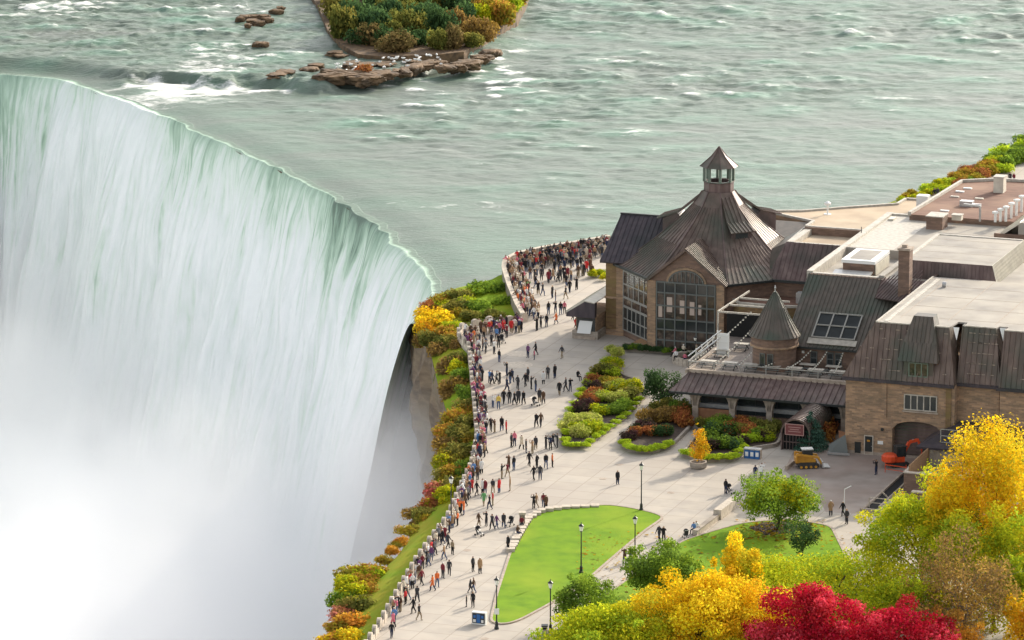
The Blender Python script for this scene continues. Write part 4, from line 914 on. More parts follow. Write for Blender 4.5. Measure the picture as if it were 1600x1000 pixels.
tpart(MB().add([(p[0], Y0+.5, p[2]) for p in arcp(r_-.16, Y0)]+[(-7.2, Y0+.5, 0), (-4.0, Y0+.5, 0)], [tuple(range(N+1))+(N+1, N+2)]), 'end_wall', 'dark_void')
dm = MB()
for i in range(9): x = -7.1+i*.38; dm.box(x-.03, x+.03, Y0+.2, Y0+.28, 0, 1.9)
dm.box(-7.2, -4.0, Y0+.18, Y0+.3, .9, 1.0); tpart(dm, 'gate', 'red_copper')
sg = tpart(MB().box(-6.75, -4.55, Y0-.25, Y0-.15, 1.95, 3.2), 'sign_board', 'sign_red')
fr_ = MB()
for z in (1.95, 3.2): fr_.box(-6.78, -4.52, Y0-.29, Y0-.24, z-.04, z+.04)
for x in (-6.75, -4.55): fr_.box(x-.04, x+.04, Y0-.285, Y0-.245, 1.95, 3.2)
o = tpart(fr_, 'frame', 'sign_line'); under(o, sg)
ln = MB()
for z, a_, c_ in [(2.85, -6.4, -4.9), (2.6, -6.2, -5.1), (2.35, -6.4, -4.9)]: ln.box(a_, c_, Y0-.265, Y0-.252, z-.035, z+.035)
o = tpart(ln, 'lettering', 'sign_line'); under(o, sg)

# ---- brick block with loading arch --------------------------------
B = Bld('brick_service_block', 12, 8, 'tan brick block with dark ribbed mansard, dormer and arched loading doorway')
ze2, zt2 = 9.0, 15.3
bays = [(0, 12.9, 0.0, True), (12.9, 18.0, 1.4, False), (18.0, 40, .7, False)]
mb = MB(); mb.box(0, 5.6, 0, 30, 0, ze2-.02).box(5.6, 11.4, 1.2, 30, 0, ze2-.02).box(11.4, 12.9, 0, 30, 0, ze2-.02).box(5.6, 11.4, 0, 1.2, 4.4, ze2-.02).box(12.9, 18.0, 1.4, 30, 0, ze2-.03).box(18.0, 40, .7, 30, 0, ze2-.02)
# arch spandrels of the loading doorway
N = 10
for s_ in range(N):
    x0_, x1_ = 5.6+5.8*s_/N, 5.6+5.8*(s_+1)/N; f = lambda x: 3.3+1.05*math.sqrt(max(0, 1-((x-8.5)/2.9)**2)); mb.add([(x0_, 0, f(x0_)), (x1_, 0, f(x1_)), (x1_, 0, 4.4), (x0_, 0, 4.4), (x0_, 1.19, f(x0_)), (x1_, 1.19, f(x1_)), (x1_, 1.19, 4.4), (x0_, 1.19, 4.4)], [(0,1,2,3),(7,6,5,4),(0,4,5,1)])
B.part(mb, 'wall', 'tan_brick')
sd_ = B.part(MB().box(5.6, 11.4, 1.1, 1.19, 0, 4.4), 'loading_door', 'red_copper')
mb = MB()
for k in range(11): mb.box(5.6, 11.4, 1.04, 1.1, .15+k*.4, .3+k*.4)
o = B.part(mb, 'slat', 'copper_roof'); under(o, sd_)
for x in (4.6, 12.2): B.part(MB().box(x-.28, x+.28, -.16, -.01, 4.6, ze2-.1) if x < 5 else MB().box(x-.3, x+.3, -.16, -.01, 0, ze2-.1), 'buttress', 'yellow_brick' if x > 5 else 'tan_brick')
B.part(MB().box(17.2, 17.8, 1.24, 1.39, 2, ze2-.1), 'buttress', 'tan_brick')
B.part(MB().box(3.2, 3.75, -.22, -.02, 0, 5.3) if False else MB().box(-.05, 12.95, -.06, -.01, 0, .35), 'plinth', 'kerb')
inset = 3.0
def mansard(u0, u1, v, left, right):
    a0 = u0+(inset if left else 0); a1 = u1-(1.25 if right else 0)
    f = [(u0-(.3 if left else 0), v-.4, ze2), (u1, v-.4, ze2), (a1, v+1.8, zt2), (a0, v+1.8, zt2)]
    mb = MB().slab(f, .2).ribs(f, .62, .08, .13)
    return mb, f
for i, (a_, c_, v_, lf) in enumerate(bays):
    mb, f = mansard(a_, c_, v_, lf, i < 2)
    if lf:
        g = [(-.3, -.4, ze2), (-.3, 30, ze2), (3.0, 30, zt2), (3.0, v_+1.8, zt2)]; mb.slab(g, .2).ribs(g, .62, .08, .13)
    if i < 2:
        x_ = c_; g = [(c_, v_-.4, ze2), (c_, v_+3.5, ze2), (c_-1.25, v_+3.5, zt2), (c_-1.25, v_+1.8, zt2)]; mb.slab(g, .15)
    if i > 0:
        g = [(a_, v_-.4, ze2), (a_, v_+3, ze2), (a_, v_+3, zt2), (a_, v_+1.8, zt2)]; mb.slab(g, .1)
    ro = B.part(mb, 'roof', 'copper_roof')
    o = B.part(MB().bar((a_-.3, v_-.5, ze2-.08), (c_, v_-.5, ze2-.08), .3, .35), 'gutter', 'violet_roof'); under(o, ro)
    # patched seams: short horizontal laps
    lap = MB()
    for k in range(46):
        uu = random.uniform(a_+.8, c_-1.2); t = random.choice([.18, .36, .54, .72, .88]); pv = v_-.4+2.2*t; pz_ = ze2+(zt2-ze2)*t
        if lf and uu < a_+3.3*t+.3: continue
        lap.bar((uu, pv-.06, pz_+.06), (uu+.45, pv-.06, pz_+.06), .05, .09)
    o = B.part(lap, 'lap', 'kerb'); under(o, ro)
B.part(MB().prism([(3.0, 1.8), (11.6, 1.8), (11.9, 4.9), (13, 4.9), (13, 3.2), (16.75, 3.2), (16.9, 4.2), (18, 4.2), (18, 2.5), (40, 2.5), (40, 27.1), (3.0, 27.1)], zt2-.2, zt2), 'flat_roof', 'flat_roof')
ed = MB()
for a_, c_ in [((3.05, 1.7), (3.05, 27)), ((3.05, 1.75), (11.6, 1.75)), ((13, 3.15), (16.7, 3.15)), ((18, 2.45), (40, 2.45))]: ed.bar((*a_, zt2+.03), (*c_, zt2+.03), .22, .14)
ed.bar((4.0, 2.4, zt2+.02), (4.0, 26, zt2+.02), .5, .1); ed.bar((24, 3, zt2+.02), (19.5, 12, zt2+.01), .12, .06)
B.part(ed, 'roof_edge', 'flashing')
sm_ = MB()
for k in range(5): sm_.box(5+k*5.6, 5.1+k*5.6, 4.9, 26.5, zt2+.003, zt2+.012)
for k in range(4): sm_.box(4.4, 38, 6+k*5.5, 6.1+k*5.5, zt2+.004, zt2+.014)
B.part(sm_, 'roof_lap', 'kerb')
for x, v_ in ((12.2, 1.6), (17.3, 3.0)): B.part(MB().slab([(x-.1, v_+.15, zt2+.1), (x+.6, v_+.15, zt2+.1), (x+.45, v_-.35, zt2-1.3)], .06), 'flashing_patch', 'white_paint')
# dormer with pyramid hood
dc = 8.6
B.part(MB().box(dc-1.75, dc+1.75, -.1, 2.4, ze2+.45, 11.9), 'dormer', 'green_copper')
window(B, None, dc-1.1, -.12, 9.75, 2.2, 1.55, 3, 1, 'green_frame', 'warm_glass', (1, 0), .14)
hd_ = [(dc-2.35, -.75, 11.55), (dc+2.35, -.75, 11.55), (dc+2.35, 2.2, 11.9), (dc-2.35, 2.2, 11.9)]; tp = [(dc-1.15, 1.7, 16.4), (dc+1.15, 1.7, 16.4)]
mid = [(dc-1.95, .3, 13.6), (dc+1.95, .3, 13.6), (dc+1.95, 3.0, 13.6), (dc-1.95, 3.0, 13.6)]
dh = MB()
for i in range(4): j = (i+1) % 4; dh.add([hd_[i], hd_[j], mid[j], mid[i]], [(0, 1, 2, 3)])
dh.add(hd_, [(3, 2, 1, 0)]); t4 = [tp[0], tp[1], (dc+1.15, 3.4, 16.4), (dc-1.15, 3.4, 16.4)]
for i in range(4): j = (i+1) % 4; dh.add([mid[i], mid[j], t4[j], t4[i]], [(0, 1, 2, 3)])
dh.add(t4, [(0, 1, 2, 3)]); dh.ribs([mid[0], mid[1], tp[1], tp[0]], .5, .07, .1).ribs([hd_[0], hd_[1], mid[1], mid[0]], .5, .07, .1)
B.part(dh, 'dormer_roof', 'green_copper')
window(B, None, 7.0, -.02, 5.75, 3.8, 1.75, 5, 1, 'flashing', 'glass', (1, 0), .13)
B.part(MB().box(6.8, 11.0, -.2, -.03, 5.45, 5.62), 'sill', 'kerb')
door(B, 2.35, -.02, 0, 1.0, 2.25)
B.part(MB().box(2.65, 3.0, -.1, -.06, 1.55, 1.75), 'door_sign', 'dig_yellow')
B.part(MB().box(3.9, 4.55, -.07, -.02, 1.35, 1.75), 'notice', 'white_paint')
B.part(MB().box(4.3, 4.6, -.3, -.05, 3.0, 3.3), 'wall_lamp', 'dark_metal')
lm_ = MB().box(-.5, -.2, 11.3, 11.6, 6.0, 6.7).box(-.2, .0, 11.35, 11.5, 6.2, 6.4); B.part(lm_, 'bulkhead_lamp', 'white_paint')
# ================================================================== VEGETATION
PAL = dict(
 yellow=[(.74, .50, .012), (.84, .60, .025), (.62, .48, .025), (.40, .40, .03), (.66, .36, .02)],
 gold=[(.66, .34, .015), (.62, .42, .02), (.55, .25, .02), (.45, .38, .03)],
 yellowgreen=[(.32, .39, .018), (.46, .48, .02), (.20, .30, .025), (.54, .46, .02)],
 lime=[(.36, .46, .02), (.28, .40, .03), (.44, .50, .04)],
 green=[(.13, .21, .03), (.20, .30, .035), (.28, .38, .04), (.09, .15, .03)],
 darkgreen=[(.035, .07, .03), (.055, .10, .035), (.08, .14, .045)],
 spruce=[(.045, .10, .07), (.07, .14, .10), (.10, .19, .14)],
 red=[(.50, .012, .035), (.62, .02, .06), (.28, .008, .02), (.70, .09, .13), (.42, .03, .03)],
 orange=[(.52, .24, .03), (.42, .17, .03), (.55, .33, .04), (.3, .16, .04)],
 bronze=[(.17, .13, .05), (.22, .15, .06), (.13, .11, .04)],
 brown=[(.24, .155, .05), (.30, .19, .06), (.18, .12, .05), (.40, .26, .05)],
 rust=[(.30, .10, .04), (.38, .15, .05), (.22, .09, .04), (.42, .22, .05)],
 olive=[(.14, .15, .035), (.20, .20, .045), (.10, .12, .03), (.26, .22, .05)],
 pink=[(.45, .10, .10), (.52, .20, .16), (.38, .14, .06), (.3, .2, .06)],
 purple=[(.07, .035, .04), (.11, .05, .05), (.05, .05, .03)],
 mixed=[(.32, .26, .03), (.42, .34, .03), (.20, .22, .04), (.40, .18, .04)],
 cream=[(.42, .44, .10), (.50, .46, .16), (.30, .36, .05)],
)
def leaves(blobs, n, size, pal, seed, fill=.25, up=.25, squash=1.):
    """leaf quads scattered through the outer part of overlapping clumps; each clump leans to its own tint"""
    r = np.random.default_rng(seed); B_ = np.array(blobs, float); wgt = (B_[:, 3]*B_[:, 4]) ** 1.0; bi = r.choice(len(B_), n, p=wgt/wgt.sum())
    d = r.standard_normal((n, 3)); d /= np.linalg.norm(d, axis=1)[:, None]
    rad = np.where(r.random(n) < fill, r.random(n)**.5*.9, .78+.34*r.random(n)**1.5+.10*r.standard_normal(n))
    R_ = B_[bi][:, [3, 3, 4]]; P = B_[bi, :3]+d*R_*rad[:, None]
    nn = d+.75*r.standard_normal((n, 3)); nn[:, 2] += up; nn /= np.linalg.norm(nn, axis=1)[:, None]
    t = np.cross(nn, r.standard_normal((n, 3))); t /= np.linalg.norm(t, axis=1)[:, None]; b = np.cross(nn, t)
    s = size*(.6+.8*r.random(n))[:, None]
    q = np.stack([P-t*s*.5, P-b*s*.32, P+t*s*.55, P+b*s*.32], 1).reshape(-1, 3)
    pal_ = np.array(PAL[pal]); pc = r.integers(0, len(pal_), len(B_)); own = pal_[pc[bi]]; rnd = pal_[r.integers(0, len(pal_), n)]
    c = own*.55+rnd*.45; c = c*(.8+.55*r.random((n, 1)))*(.92+.36*r.random(len(B_))[bi])[:, None]
    return q, np.repeat(c, 4, 0)
def leafmesh(name, q, c, parent=None):
    F_ = np.arange(len(q)).reshape(-1, 4); return fast_mesh(name, q, F_, 'leaf', col=np.clip(c, 0, .95), parent=parent)
def crown_blobs(rx, rz, k, seed, kind='round'):
    r = random.Random(seed); out = []
    if kind == 'cone':
        for i in range(k):
            t = (i+.5)/k; z = -rz+2*rz*t; rr = rx*(1-t)**.8+.12*rx; m = max(1, int(5*(1-t)+1))
            for j in range(m):
                a = r.random()*6.28; out.append((rr*.55*math.cos(a), rr*.55*math.sin(a), z+r.uniform(-.1, .1)*rz, rr*.55, rr*.5))
        return out
    for i in range(k):
        ct = r.uniform(-.75, 1); a = r.random()*6.28; st = math.sqrt(max(0, 1-ct*ct)); q = r.uniform(.5, .88)
        s = r.uniform(.22, .42)*(1.15-.35*q); out.append((rx*q*st*math.cos(a), rx*q*st*math.sin(a), rz*q*ct, rx*s, rz*s))
    for i in range(k//2):
        ct = r.uniform(-.4, 1); a = r.random()*6.28; st = math.sqrt(max(0, 1-ct*ct)); q = r.uniform(.88, 1.02); s = r.uniform(.10, .19); out.append((rx*q*st*math.cos(a), rx*q*st*math.sin(a), rz*q*ct, rx*s, rz*s*1.2))
    out.append((0, 0, 0, rx*.62, rz*.62))
    return out
def trunk_mesh(zc, rx, rz, blobs, th, m, seed, root, bare=0):
    r = random.Random(seed); mb = MB(); top = Vector((0, 0, zc-.15*rz)); z0 = max(.8, zc-rz*.8)
    p0 = Vector((0, 0, -.1)); p1 = Vector((r.uniform(-.1, .1), r.uniform(-.1, .1), z0)); mb.tube(p0, (0, 0, .5), th*1.35, th, 9); mb.tube((0, 0, .45), p1, th, th*.75, 9); mb.tube(p1, top, th*.75, th*.4, 8)
    for i, b_ in enumerate(blobs[:14+bare]):
        e = Vector((b_[0], b_[1], zc+b_[2])); s_ = p1.lerp(top, r.uniform(0, .8)); mid_ = s_.lerp(e, .5)+Vector((0, 0, .12*rz)); mb.tube(s_, mid_, th*.4, th*.25, 6); mb.tube(mid_, e, th*.25, th*.1, 5)
        if bare:
            for k in range(9):
                d = Vector((r.gauss(0, 1), r.gauss(0, 1), r.gauss(.5, 1))).normalized(); e2 = e+d*rx*r.uniform(.2, .5); mb.tube(mid_.lerp(e, r.random()), e2, th*.1, th*.03, 4, False)
    return mb.build('trunk', m, root)
def tree(name, cx, cy, zc, rw, rh, pal, n, leaf, label, kind='round', k=18, th=.16, group=None, m='bark', bare=0, seed=0, fill=.25, flat=1.):
    g = G(cx, cy, zc); sc = F/g.y*.975; rx, rz = rw/sc, rh/sc*flat
    rx *= 1.08; rz *= 1.06; root = thing(name, (g.x, g.y, 0), label, 'tree', group); bl = crown_blobs(rx, rz, k, seed+1, kind)
    q, c = leaves(bl, n, leaf, pal, seed+3, fill); q[:, 2] += zc
    q = q[:]; leafmesh('crown', q, c, root); trunk_mesh(zc, rx, rz, bl, th, m, seed, root, bare); return root
TG = 'autumn trees at the lower right'
tree('maple_tree', 1556, 800, 9.5, 100, 132, 'yellow', 34000, .30, 'tall golden yellow tree at the right edge in front of the brick block', k=34, th=.28, seed=1, group=TG)
tree('maple_tree', 1555, 890, 6.5, 95, 90, 'yellowgreen', 22000, .30, 'yellow green tree below the tall golden one at the right edge', k=24, th=.22, seed=31, group=TG)
tree('locust_tree', 1440, 845, 6, 100, 66, 'yellowgreen', 27000, .28, 'broad olive green tree spreading left over the path from the golden tree', k=26, th=.22, seed=2, group=TG)
tree('locust_tree', 1482, 800, 7.5, 78, 66, 'yellowgreen', 15000, .28, 'green tree between the walled store and the golden tree', k=20, th=.2, seed=12, group=TG)
tree('oak_tree', 1505, 925, 7, 82, 88, 'brown', 8500, .26, 'thin brown and orange tree with bare grey branches', k=24, th=.22, m='grey_bark', bare=6, seed=5, fill=.5, group=TG)
tree('oak_tree', 1478, 1000, 4, 60, 46, 'orange', 6000, .26, 'low orange tree under the bare grey branches', k=14, th=.18, seed=6, group=TG)
tree('maple_tree', 1605, 975, 5, 38, 75, 'gold', 7000, .3, 'orange gold tree cut by the lower right corner', k=14, th=.2, seed=8, group=TG)
tree('maple_tree', 1300, 918, 4.4, 150, 48, 'yellowgreen', 24000, .26, 'wide yellow green tree behind the crimson ones', k=30, th=.2, seed=9, group=TG)
tree('maple_tree', 1430, 945, 4.8, 72, 52, 'yellowgreen', 12000, .26, 'lime green tree right of the crimson ones', k=18, th=.18, seed=19, group=TG)
tree('red_maple', 1262, 985, 5.2, 88, 66, 'red', 22000, .28, 'crimson tree, the left one of two at the bottom edge', k=26, th=.2, seed=10, group=TG)
tree('red_maple', 1398, 995, 4.8, 88, 56, 'red', 18000, .28, 'crimson tree, the right one of two at the bottom edge', k=24, th=.2, seed=11, group=TG)
tree('maple_tree', 1158, 900, 4.8, 46, 62, 'yellow', 10000, .27, 'tall golden tree rising behind the wide golden one', k=14, th=.18, seed=13, group=TG)
tree('maple_tree', 1090, 965, 4.8, 100, 66, 'yellow', 22000, .28, 'wide golden tree at the bottom centre', k=28, th=.2, seed=14, group=TG)
tree('maple_tree', 1175, 965, 4.4, 62, 66, 'yellow', 12000, .28, 'golden tree between the wide golden one and the crimson one', k=18, th=.18, seed=15, group=TG)
tree('maple_tree', 935, 1000, 3.8, 95, 48, 'yellowgreen', 16000, .27, 'low yellow green tree at the bottom edge beside the lamp', k=20, th=.16, seed=16, group=TG)
tree('maple_tree', 1012, 985, 3.6, 70, 46, 'yellowgreen', 10000, .27, 'yellow green tree at the bottom edge left of the wide golden one', k=16, th=.16, seed=17, group=TG)
tree('linden_tree', 1032, 889, 3.2, 56, 42, 'green', 13000, .25, 'round green tree beside the path with the walking couples', k=22, th=.16, seed=20)
tree('linden_tree', 914, 938, 2.9, 46, 40, 'green', 8000, .24, 'small round green tree near the lower lamp and bin', k=18, th=.14, seed=21)
tree('hawthorn_tree', 1216, 782, 3.3, 66, 44, 'green', 7000, .26, 'round olive tree with yellow top on the brown mulch', k=20, th=.2, seed=22)
r_ = bpy.data.objects['hawthorn_tree']; q, c = leaves([(-1.2, 0, 3.9, 2.0, 1.2), (1.3, -.4, 4.1, 2.2, 1.2), (0, .8, 4.5, 2.1, 1.1), (2.5, 0, 3.0, 1.5, .9), (-2.6, -.5, 3.0, 1.4, .9)], 6500, .26, 'yellowgreen', 77); o = leafmesh('crown_top', q, c, r_)
tree('young_tree', 1253, 838, 3.1, 27, 31, 'darkgreen', 2600, .2, 'slim young dark green tree on the lawn', k=14, th=.09, seed=23)
tree('evergreen_tree', 1038, 604, 2.6, 33, 36, 'darkgreen', 5200, .22, 'dense dark green tree at the left end of the arcade', k=16, th=.15, seed=24)
tree('young_tree', 1092, 684, 3.0, 17, 24, 'gold', 2400, .17, 'small golden orange tree in the stone tub', 'cone', k=6, th=.05, seed=25)
# fallen leaves under the autumn trees
_r = np.random.default_rng(8); _n = 2600; _px = np.r_[_r.uniform(900, 1340, 1900), _r.uniform(1150, 1290, 700)]; _py = np.r_[_r.uniform(830, 1000, 1900), _r.uniform(812, 845, 700)]
_c = np.array([tuple(G(a, b, .125)) for a, b in zip(_px, _py)]); _t = _r.standard_normal((_n, 3))*.09; _t[:, 2] = 0; _b = np.stack([-_t[:, 1], _t[:, 0], _t[:, 2]], 1)
_q = np.stack([_c-_t, _c-_b, _c+_t, _c+_b], 1).reshape(-1, 3); _p = np.array(PAL['gold']+PAL['brown']); tag(leafmesh('fallen_leaves', _q, np.repeat(_p[_r.integers(0, len(_p), _n)], 4, 0)), 'yellow and brown leaves scattered on the tree lawn', 'fallen leaves', kind='stuff')
# spruce: tiers of drooping needles
def spruce(px, py, hm, rm, label):
    g = G(px, py); root = thing('blue_spruce', (g.x, g.y, 0), label, 'tree'); bl = []
    r = random.Random(3)
    for i in range(9):
        t = i/9; rr = rm*(1-t)**.9; z = .35+hm*t
        for j in range(max(3, int(9*(1-t)))): a = r.random()*6.28; bl.append((rr*.66*math.cos(a), rr*.66*math.sin(a), z, rr*.36+.12, .24))
    q, c = leaves(bl, 6500, .17, 'spruce', 9, .2, .6); leafmesh('crown', q, c, root); MB().tube((0, 0, -.1), (0, 0, hm*.9), .13, .03, 8).build('trunk', 'bark', root)
spruce(1268, 702, 4.4, 2.1, 'blue green spruce beside the entrance canopy')
# ---- shrubs: a few prototypes, copied
SHR = []      # (object, base label, px, py)
PROTO = {}
def shrub_mesh(pal, v, spiky=False):
    k = (pal, v, spiky)
    if k not in PROTO:
        r = random.Random(hash(pal) % 1000 if False else sum(map(ord, pal))+v*17); bl = [(r.uniform(-.55, .55), r.uniform(-.55, .55), r.uniform(.25, .62), r.uniform(.28, .46), r.uniform(.24, .42)) for _ in range(9)]+[(0, 0, .4, .6, .5)]
        q, c = leaves(bl, 1500, .15, pal, v+sum(map(ord, pal)), .25, .4); q[:, 2] = np.abs(q[:, 2])
        o = leafmesh('shrub', q, c); PROTO[k] = o.data; bpy.data.objects.remove(o)
    return PROTO[k]
PN = dict(yellow='golden yellow', yellowgreen='yellow green', lime='lime green', green='leafy green', darkgreen='dark green', orange='orange', brown='brown', bronze='bronze', rust='rusty red', olive='olive green', pink='pinkish red', purple='dark purple', mixed='yellow and orange', cream='pale variegated', gold='golden', red='crimson', spruce='blue green')
def shrub(px, py, z, w_, h, pal, where, group, name='shrub'):
    g = G(px, py, z); o = bpy.data.objects.new(name, shrub_mesh(pal, random.randint(0, 2))); C.objects.link(o)
    o.location = g; o.scale = (w_, w_, h); o.rotation_euler = (0, 0, random.uniform(0, 6.28)); o['category'] = 'shrub'; o['group'] = group
    size = 'large ' if w_ > 3 else ('small ' if w_ < 1.3 else '')
    SHR.append((o, size+PN[pal]+' shrub '+where, px, py)); return o
# cliff edge vegetation
GC = 'shrubs along the cliff edge'
for x, y, z, w_, h, p in [(690, 478, -1.8, 2.6, 1.8, 'mixed'), (720, 472, -1.6, 2.6, 2.0, 'olive'), (745, 465, -1.5, 2.6, 2.1, 'green'), (770, 462, -1.4, 2.4, 2.2, 'green'), (712, 490, -1.6, 2.8, 2.0, 'olive'), (750, 488, -1.3, 2.6, 1.8, 'green'), (782, 480, -1.2, 2.0, 1.8, 'green'), (735, 500, -1.2, 2.2, 1.4, 'olive'), (770, 500, -1.1, 2.0, 1.4, 'olive'), (672, 488, -2, 1.8, 1.6, 'rust'),
    (672, 505, -2, 2.4, 2.1, 'yellow'), (690, 512, -1.8, 2.4, 2.2, 'yellow'), (668, 524, -2.4, 2.2, 2.2, 'gold'), (700, 530, -1.6, 2.2, 2.0, 'mixed'), (680, 540, -2.4, 2.4, 2.2, 'olive'), (712, 520, -1.2, 2.0, 1.8, 'yellowgreen'), (662, 540, -4, 2.2, 2.0, 'brown'), (700, 548, -2, 2.4, 2.2, 'olive'),
    (716, 548, -1.2, 2.0, 1.8, 'brown'), (688, 566, -3, 2.2, 2.6, 'brown'), (720, 572, -1.0, 1.9, 2.0, 'olive'), (704, 590, -2.2, 2.2, 2.8, 'brown'), (726, 598, -1.0, 1.8, 2.0, 'green'), (694, 602, -4.5, 1.8, 2.4, 'brown'), (712, 618, -2.2, 2.2, 2.6, 'brown'), (730, 626, -1.0, 1.8, 2.0, 'green'), (722, 648, -1.6, 2.4, 2.2, 'olive'), (706, 640, -3.5, 1.8, 2.4, 'brown'),
    (712, 668, -1.8, 2.6, 2.4, 'mixed'), (730, 672, -1.2, 2.0, 2.0, 'olive'), (702, 686, -2.2, 2.2, 2.2, 'mixed'), (722, 694, -1.4, 2.6, 2.2, 'olive'), (704, 706, -2, 2.2, 1.9, 'brown'), (718, 718, -1.4, 2.4, 2.0, 'olive'), (728, 738, -1.2, 1.8, 1.6, 'green'), (700, 730, -2, 2.2, 2, 'mixed'), (708, 748, -1.6, 2.2, 1.8, 'mixed'), (690, 752, -2.2, 2.0, 1.8, 'olive'),
    (684, 778, -2, 2.3, 2.2, 'pink'), (698, 784, -1.5, 2.2, 2.0, 'yellowgreen'), (706, 770, -1.3, 2.0, 1.9, 'olive'), (672, 796, -2.2, 2.2, 1.6, 'rust'), (662, 812, -2.4, 2.0, 1.5, 'olive'), (652, 812, -3, 1.8, 1.5, 'brown'), (635, 836, -2.4, 1.6, 1.2, 'mixed'), (628, 850, -2.2, 1.2, .9, 'orange'), (614, 866, -2.3, 1.3, 1.0, 'orange'), (600, 880, -2.3, 1.4, 1.0, 'mixed'),
    (578, 902, -2.2, 2.0, 1.6, 'mixed'), (566, 910, -2.6, 2.4, 2.0, 'yellowgreen'), (556, 912, -3, 2.4, 2.2, 'mixed'), (546, 928, -3, 2.4, 2.2, 'yellowgreen'), (555, 938, -2.4, 2.4, 2.0, 'yellowgreen'), (570, 930, -2.2, 1.9, 1.7, 'mixed'), (540, 948, -3, 2.2, 2.2, 'green'), (556, 958, -2.4, 2.4, 2.0, 'olive'), (538, 972, -2.8, 2.2, 1.8, 'pink'), (552, 982, -2.2, 2.4, 1.8, 'orange'), (530, 995, -2.8, 2.2, 1.9, 'mixed'), (548, 1006, -2.2, 2.4, 1.9, 'yellow'), (522, 1014, -2.8, 2.4, 1.9, 'orange')]:
    wh_ = 'on the cliff edge' if y < 760 else 'on the grass bank rim'
    shrub(x, y, z, w_, h, p, wh_, GC)
    q_ = random.choice({'brown': ['olive', 'brown', 'mixed'], 'orange': ['mixed', 'yellow', 'yellowgreen'], 'olive': ['yellowgreen', 'olive', 'mixed'], 'green': ['yellowgreen', 'green']}.get(p, [p, 'yellowgreen', 'mixed']))
    shrub(x+random.uniform(-9, 11), y+random.uniform(-2, 12), z-.2, w_*random.uniform(.55, .9), h*random.uniform(.6, 1.05), q_, wh_, GC)
# island
GI = 'trees and bushes of the river islet'
def island():
    P = [tuple(G(x, y, ZR)[:2]) for x, y in [(470, -14), (498, 30), (512, 66), (535, 90), (560, 104), (600, 108), (690, 104), (725, 100), (755, 82), (780, 60), (808, 42), (824, 10), (835, -40), (830, -160), (470, -160)]]
    tag(MB().prism(P, ZR-3, ZR+2.1).build('islet_ground', 'wet_rock'), 'low brown shore of the wooded islet', 'islet', kind='structure')
island()
ri = random.Random(5)
def inside(x, y):
    if y > 78: return 535 < x < 680
    lx = np.interp(y, [-60, -14, 25, 60, 82], [485, 492, 515, 534, 575]); rx_ = np.interp(y, [-60, 10, 40, 60, 84], [825, 812, 796, 765, 745]); return lx < x < rx_
pts = []; tries = 0
while len(pts) < 95 and tries < 20000:
    tries += 1; x, y = ri.uniform(485, 830), ri.uniform(-60, 84)
    if inside(x, y) and all(abs(x-a)/16+abs(y-b)/10 > 1 for a, b in pts): pts.append((x, y))
for x, y in sorted(pts, key=lambda p: p[1]):
    right = x > 745; bt = ri.random()
    pal = ('yellowgreen' if bt < .6 else 'mixed') if right and y < 60 else ('brown' if (x > 690 and y > 45 and bt < .75) else ('darkgreen' if (x < 640 and y > 45 and bt < .6) else ri.choice(['olive', 'olive', 'darkgreen', 'olive', 'bronze', 'olive', 'bronze', 'olive', 'darkgreen'])))
    shrub(x, y, ZR+1.9, ri.uniform(2.3, 3.9), ri.uniform(3.6, 6.6) if y < 66 else ri.uniform(2.6, 4.4), pal, 'at the islet '+('left' if x < 600 else 'right' if x > 720 else 'middle'), GI, 'bush')
shrub(566, 116, ZR+1.6, 1.9, 1.8, 'rust', 'on the bare rock ledge', GI); shrub(580, 124, ZR+.9, 1.4, 1.1, 'orange', 'on the bare rock ledge', GI)
# far bank at the upper right
GB = 'shrubs along the upper river bank'
sh = resample(SHORE[1:6], 13)
for i, (x, y) in enumerate(sh[::-1]):
    for k in range(2 if x < 1480 else 3):
        pal = ri.choice(['yellowgreen', 'lime', 'green', 'lime', 'green'] if x > 1560 else (['rust', 'mixed', 'mixed', 'green'] if 1490 < x < 1560 else ['yellowgreen', 'yellowgreen', 'lime', 'mixed']))
        s_ = .9+max(0, (x-1380)/220)*1.2
        shrub(x+ri.uniform(-5, 5), y+4+k*8+ri.uniform(-2, 2), 0, s_*ri.uniform(.9, 1.3), s_*ri.uniform(.7, 1.1), pal, 'on the upper river bank', GB)
# ---- planted beds --------------------------------------------------
BEDS = {
 'bed_long': ([(874, 688), (880, 699), (914, 700), (942, 680), (980, 652), (1008, 622), (1003, 600), (972, 590), (970, 566), (944, 566), (918, 590), (896, 636)], 'long planted bed of yellow and green shrubs beside the crowd'),
 'bed_middle': ([(968, 692), (984, 706), (1020, 709), (1052, 697), (1086, 662), (1076, 640), (1040, 636), (1006, 648)], 'rounded planted bed left of the arcade with a lime edging'),
 'bed_canopy': ([(1066, 713), (1098, 722), (1150, 720), (1164, 706), (1215, 698), (1225, 672), (1190, 664), (1110, 660), (1088, 684)], 'planted bed in front of the arcade behind the golden tree'),
 'bed_hall': ([(968, 548), (1050, 553), (1090, 560), (1088, 553), (1050, 546), (975, 541)], 'narrow green bed at the foot of the glazed gable')}
for nm, (pts_, lab) in BEDS.items():
    p = rounded(pts_, .5, 1.0) if nm != 'bed_hall' else [tuple(G(x, y)[:2]) for x, y in pts_]
    c0 = Vector((sum(a[0] for a in p)/len(p), sum(a[1] for a in p)/len(p), 0)); root = thing('planted_bed', c0, lab, 'planter')
    loc = [(a[0]-c0.x, a[1]-c0.y) for a in p]
    MB().prism(loc, -.05, .38).build('soil', 'soil', root)
    mb = MB(); n = len(loc)
    for i in range(n): mb.bar((*loc[i], .22), (*loc[(i+1) % n], .22), .32, .5)
    mb.build('stone_edge', 'grey_stone', root)
GP = 'shrubs in the planted beds'
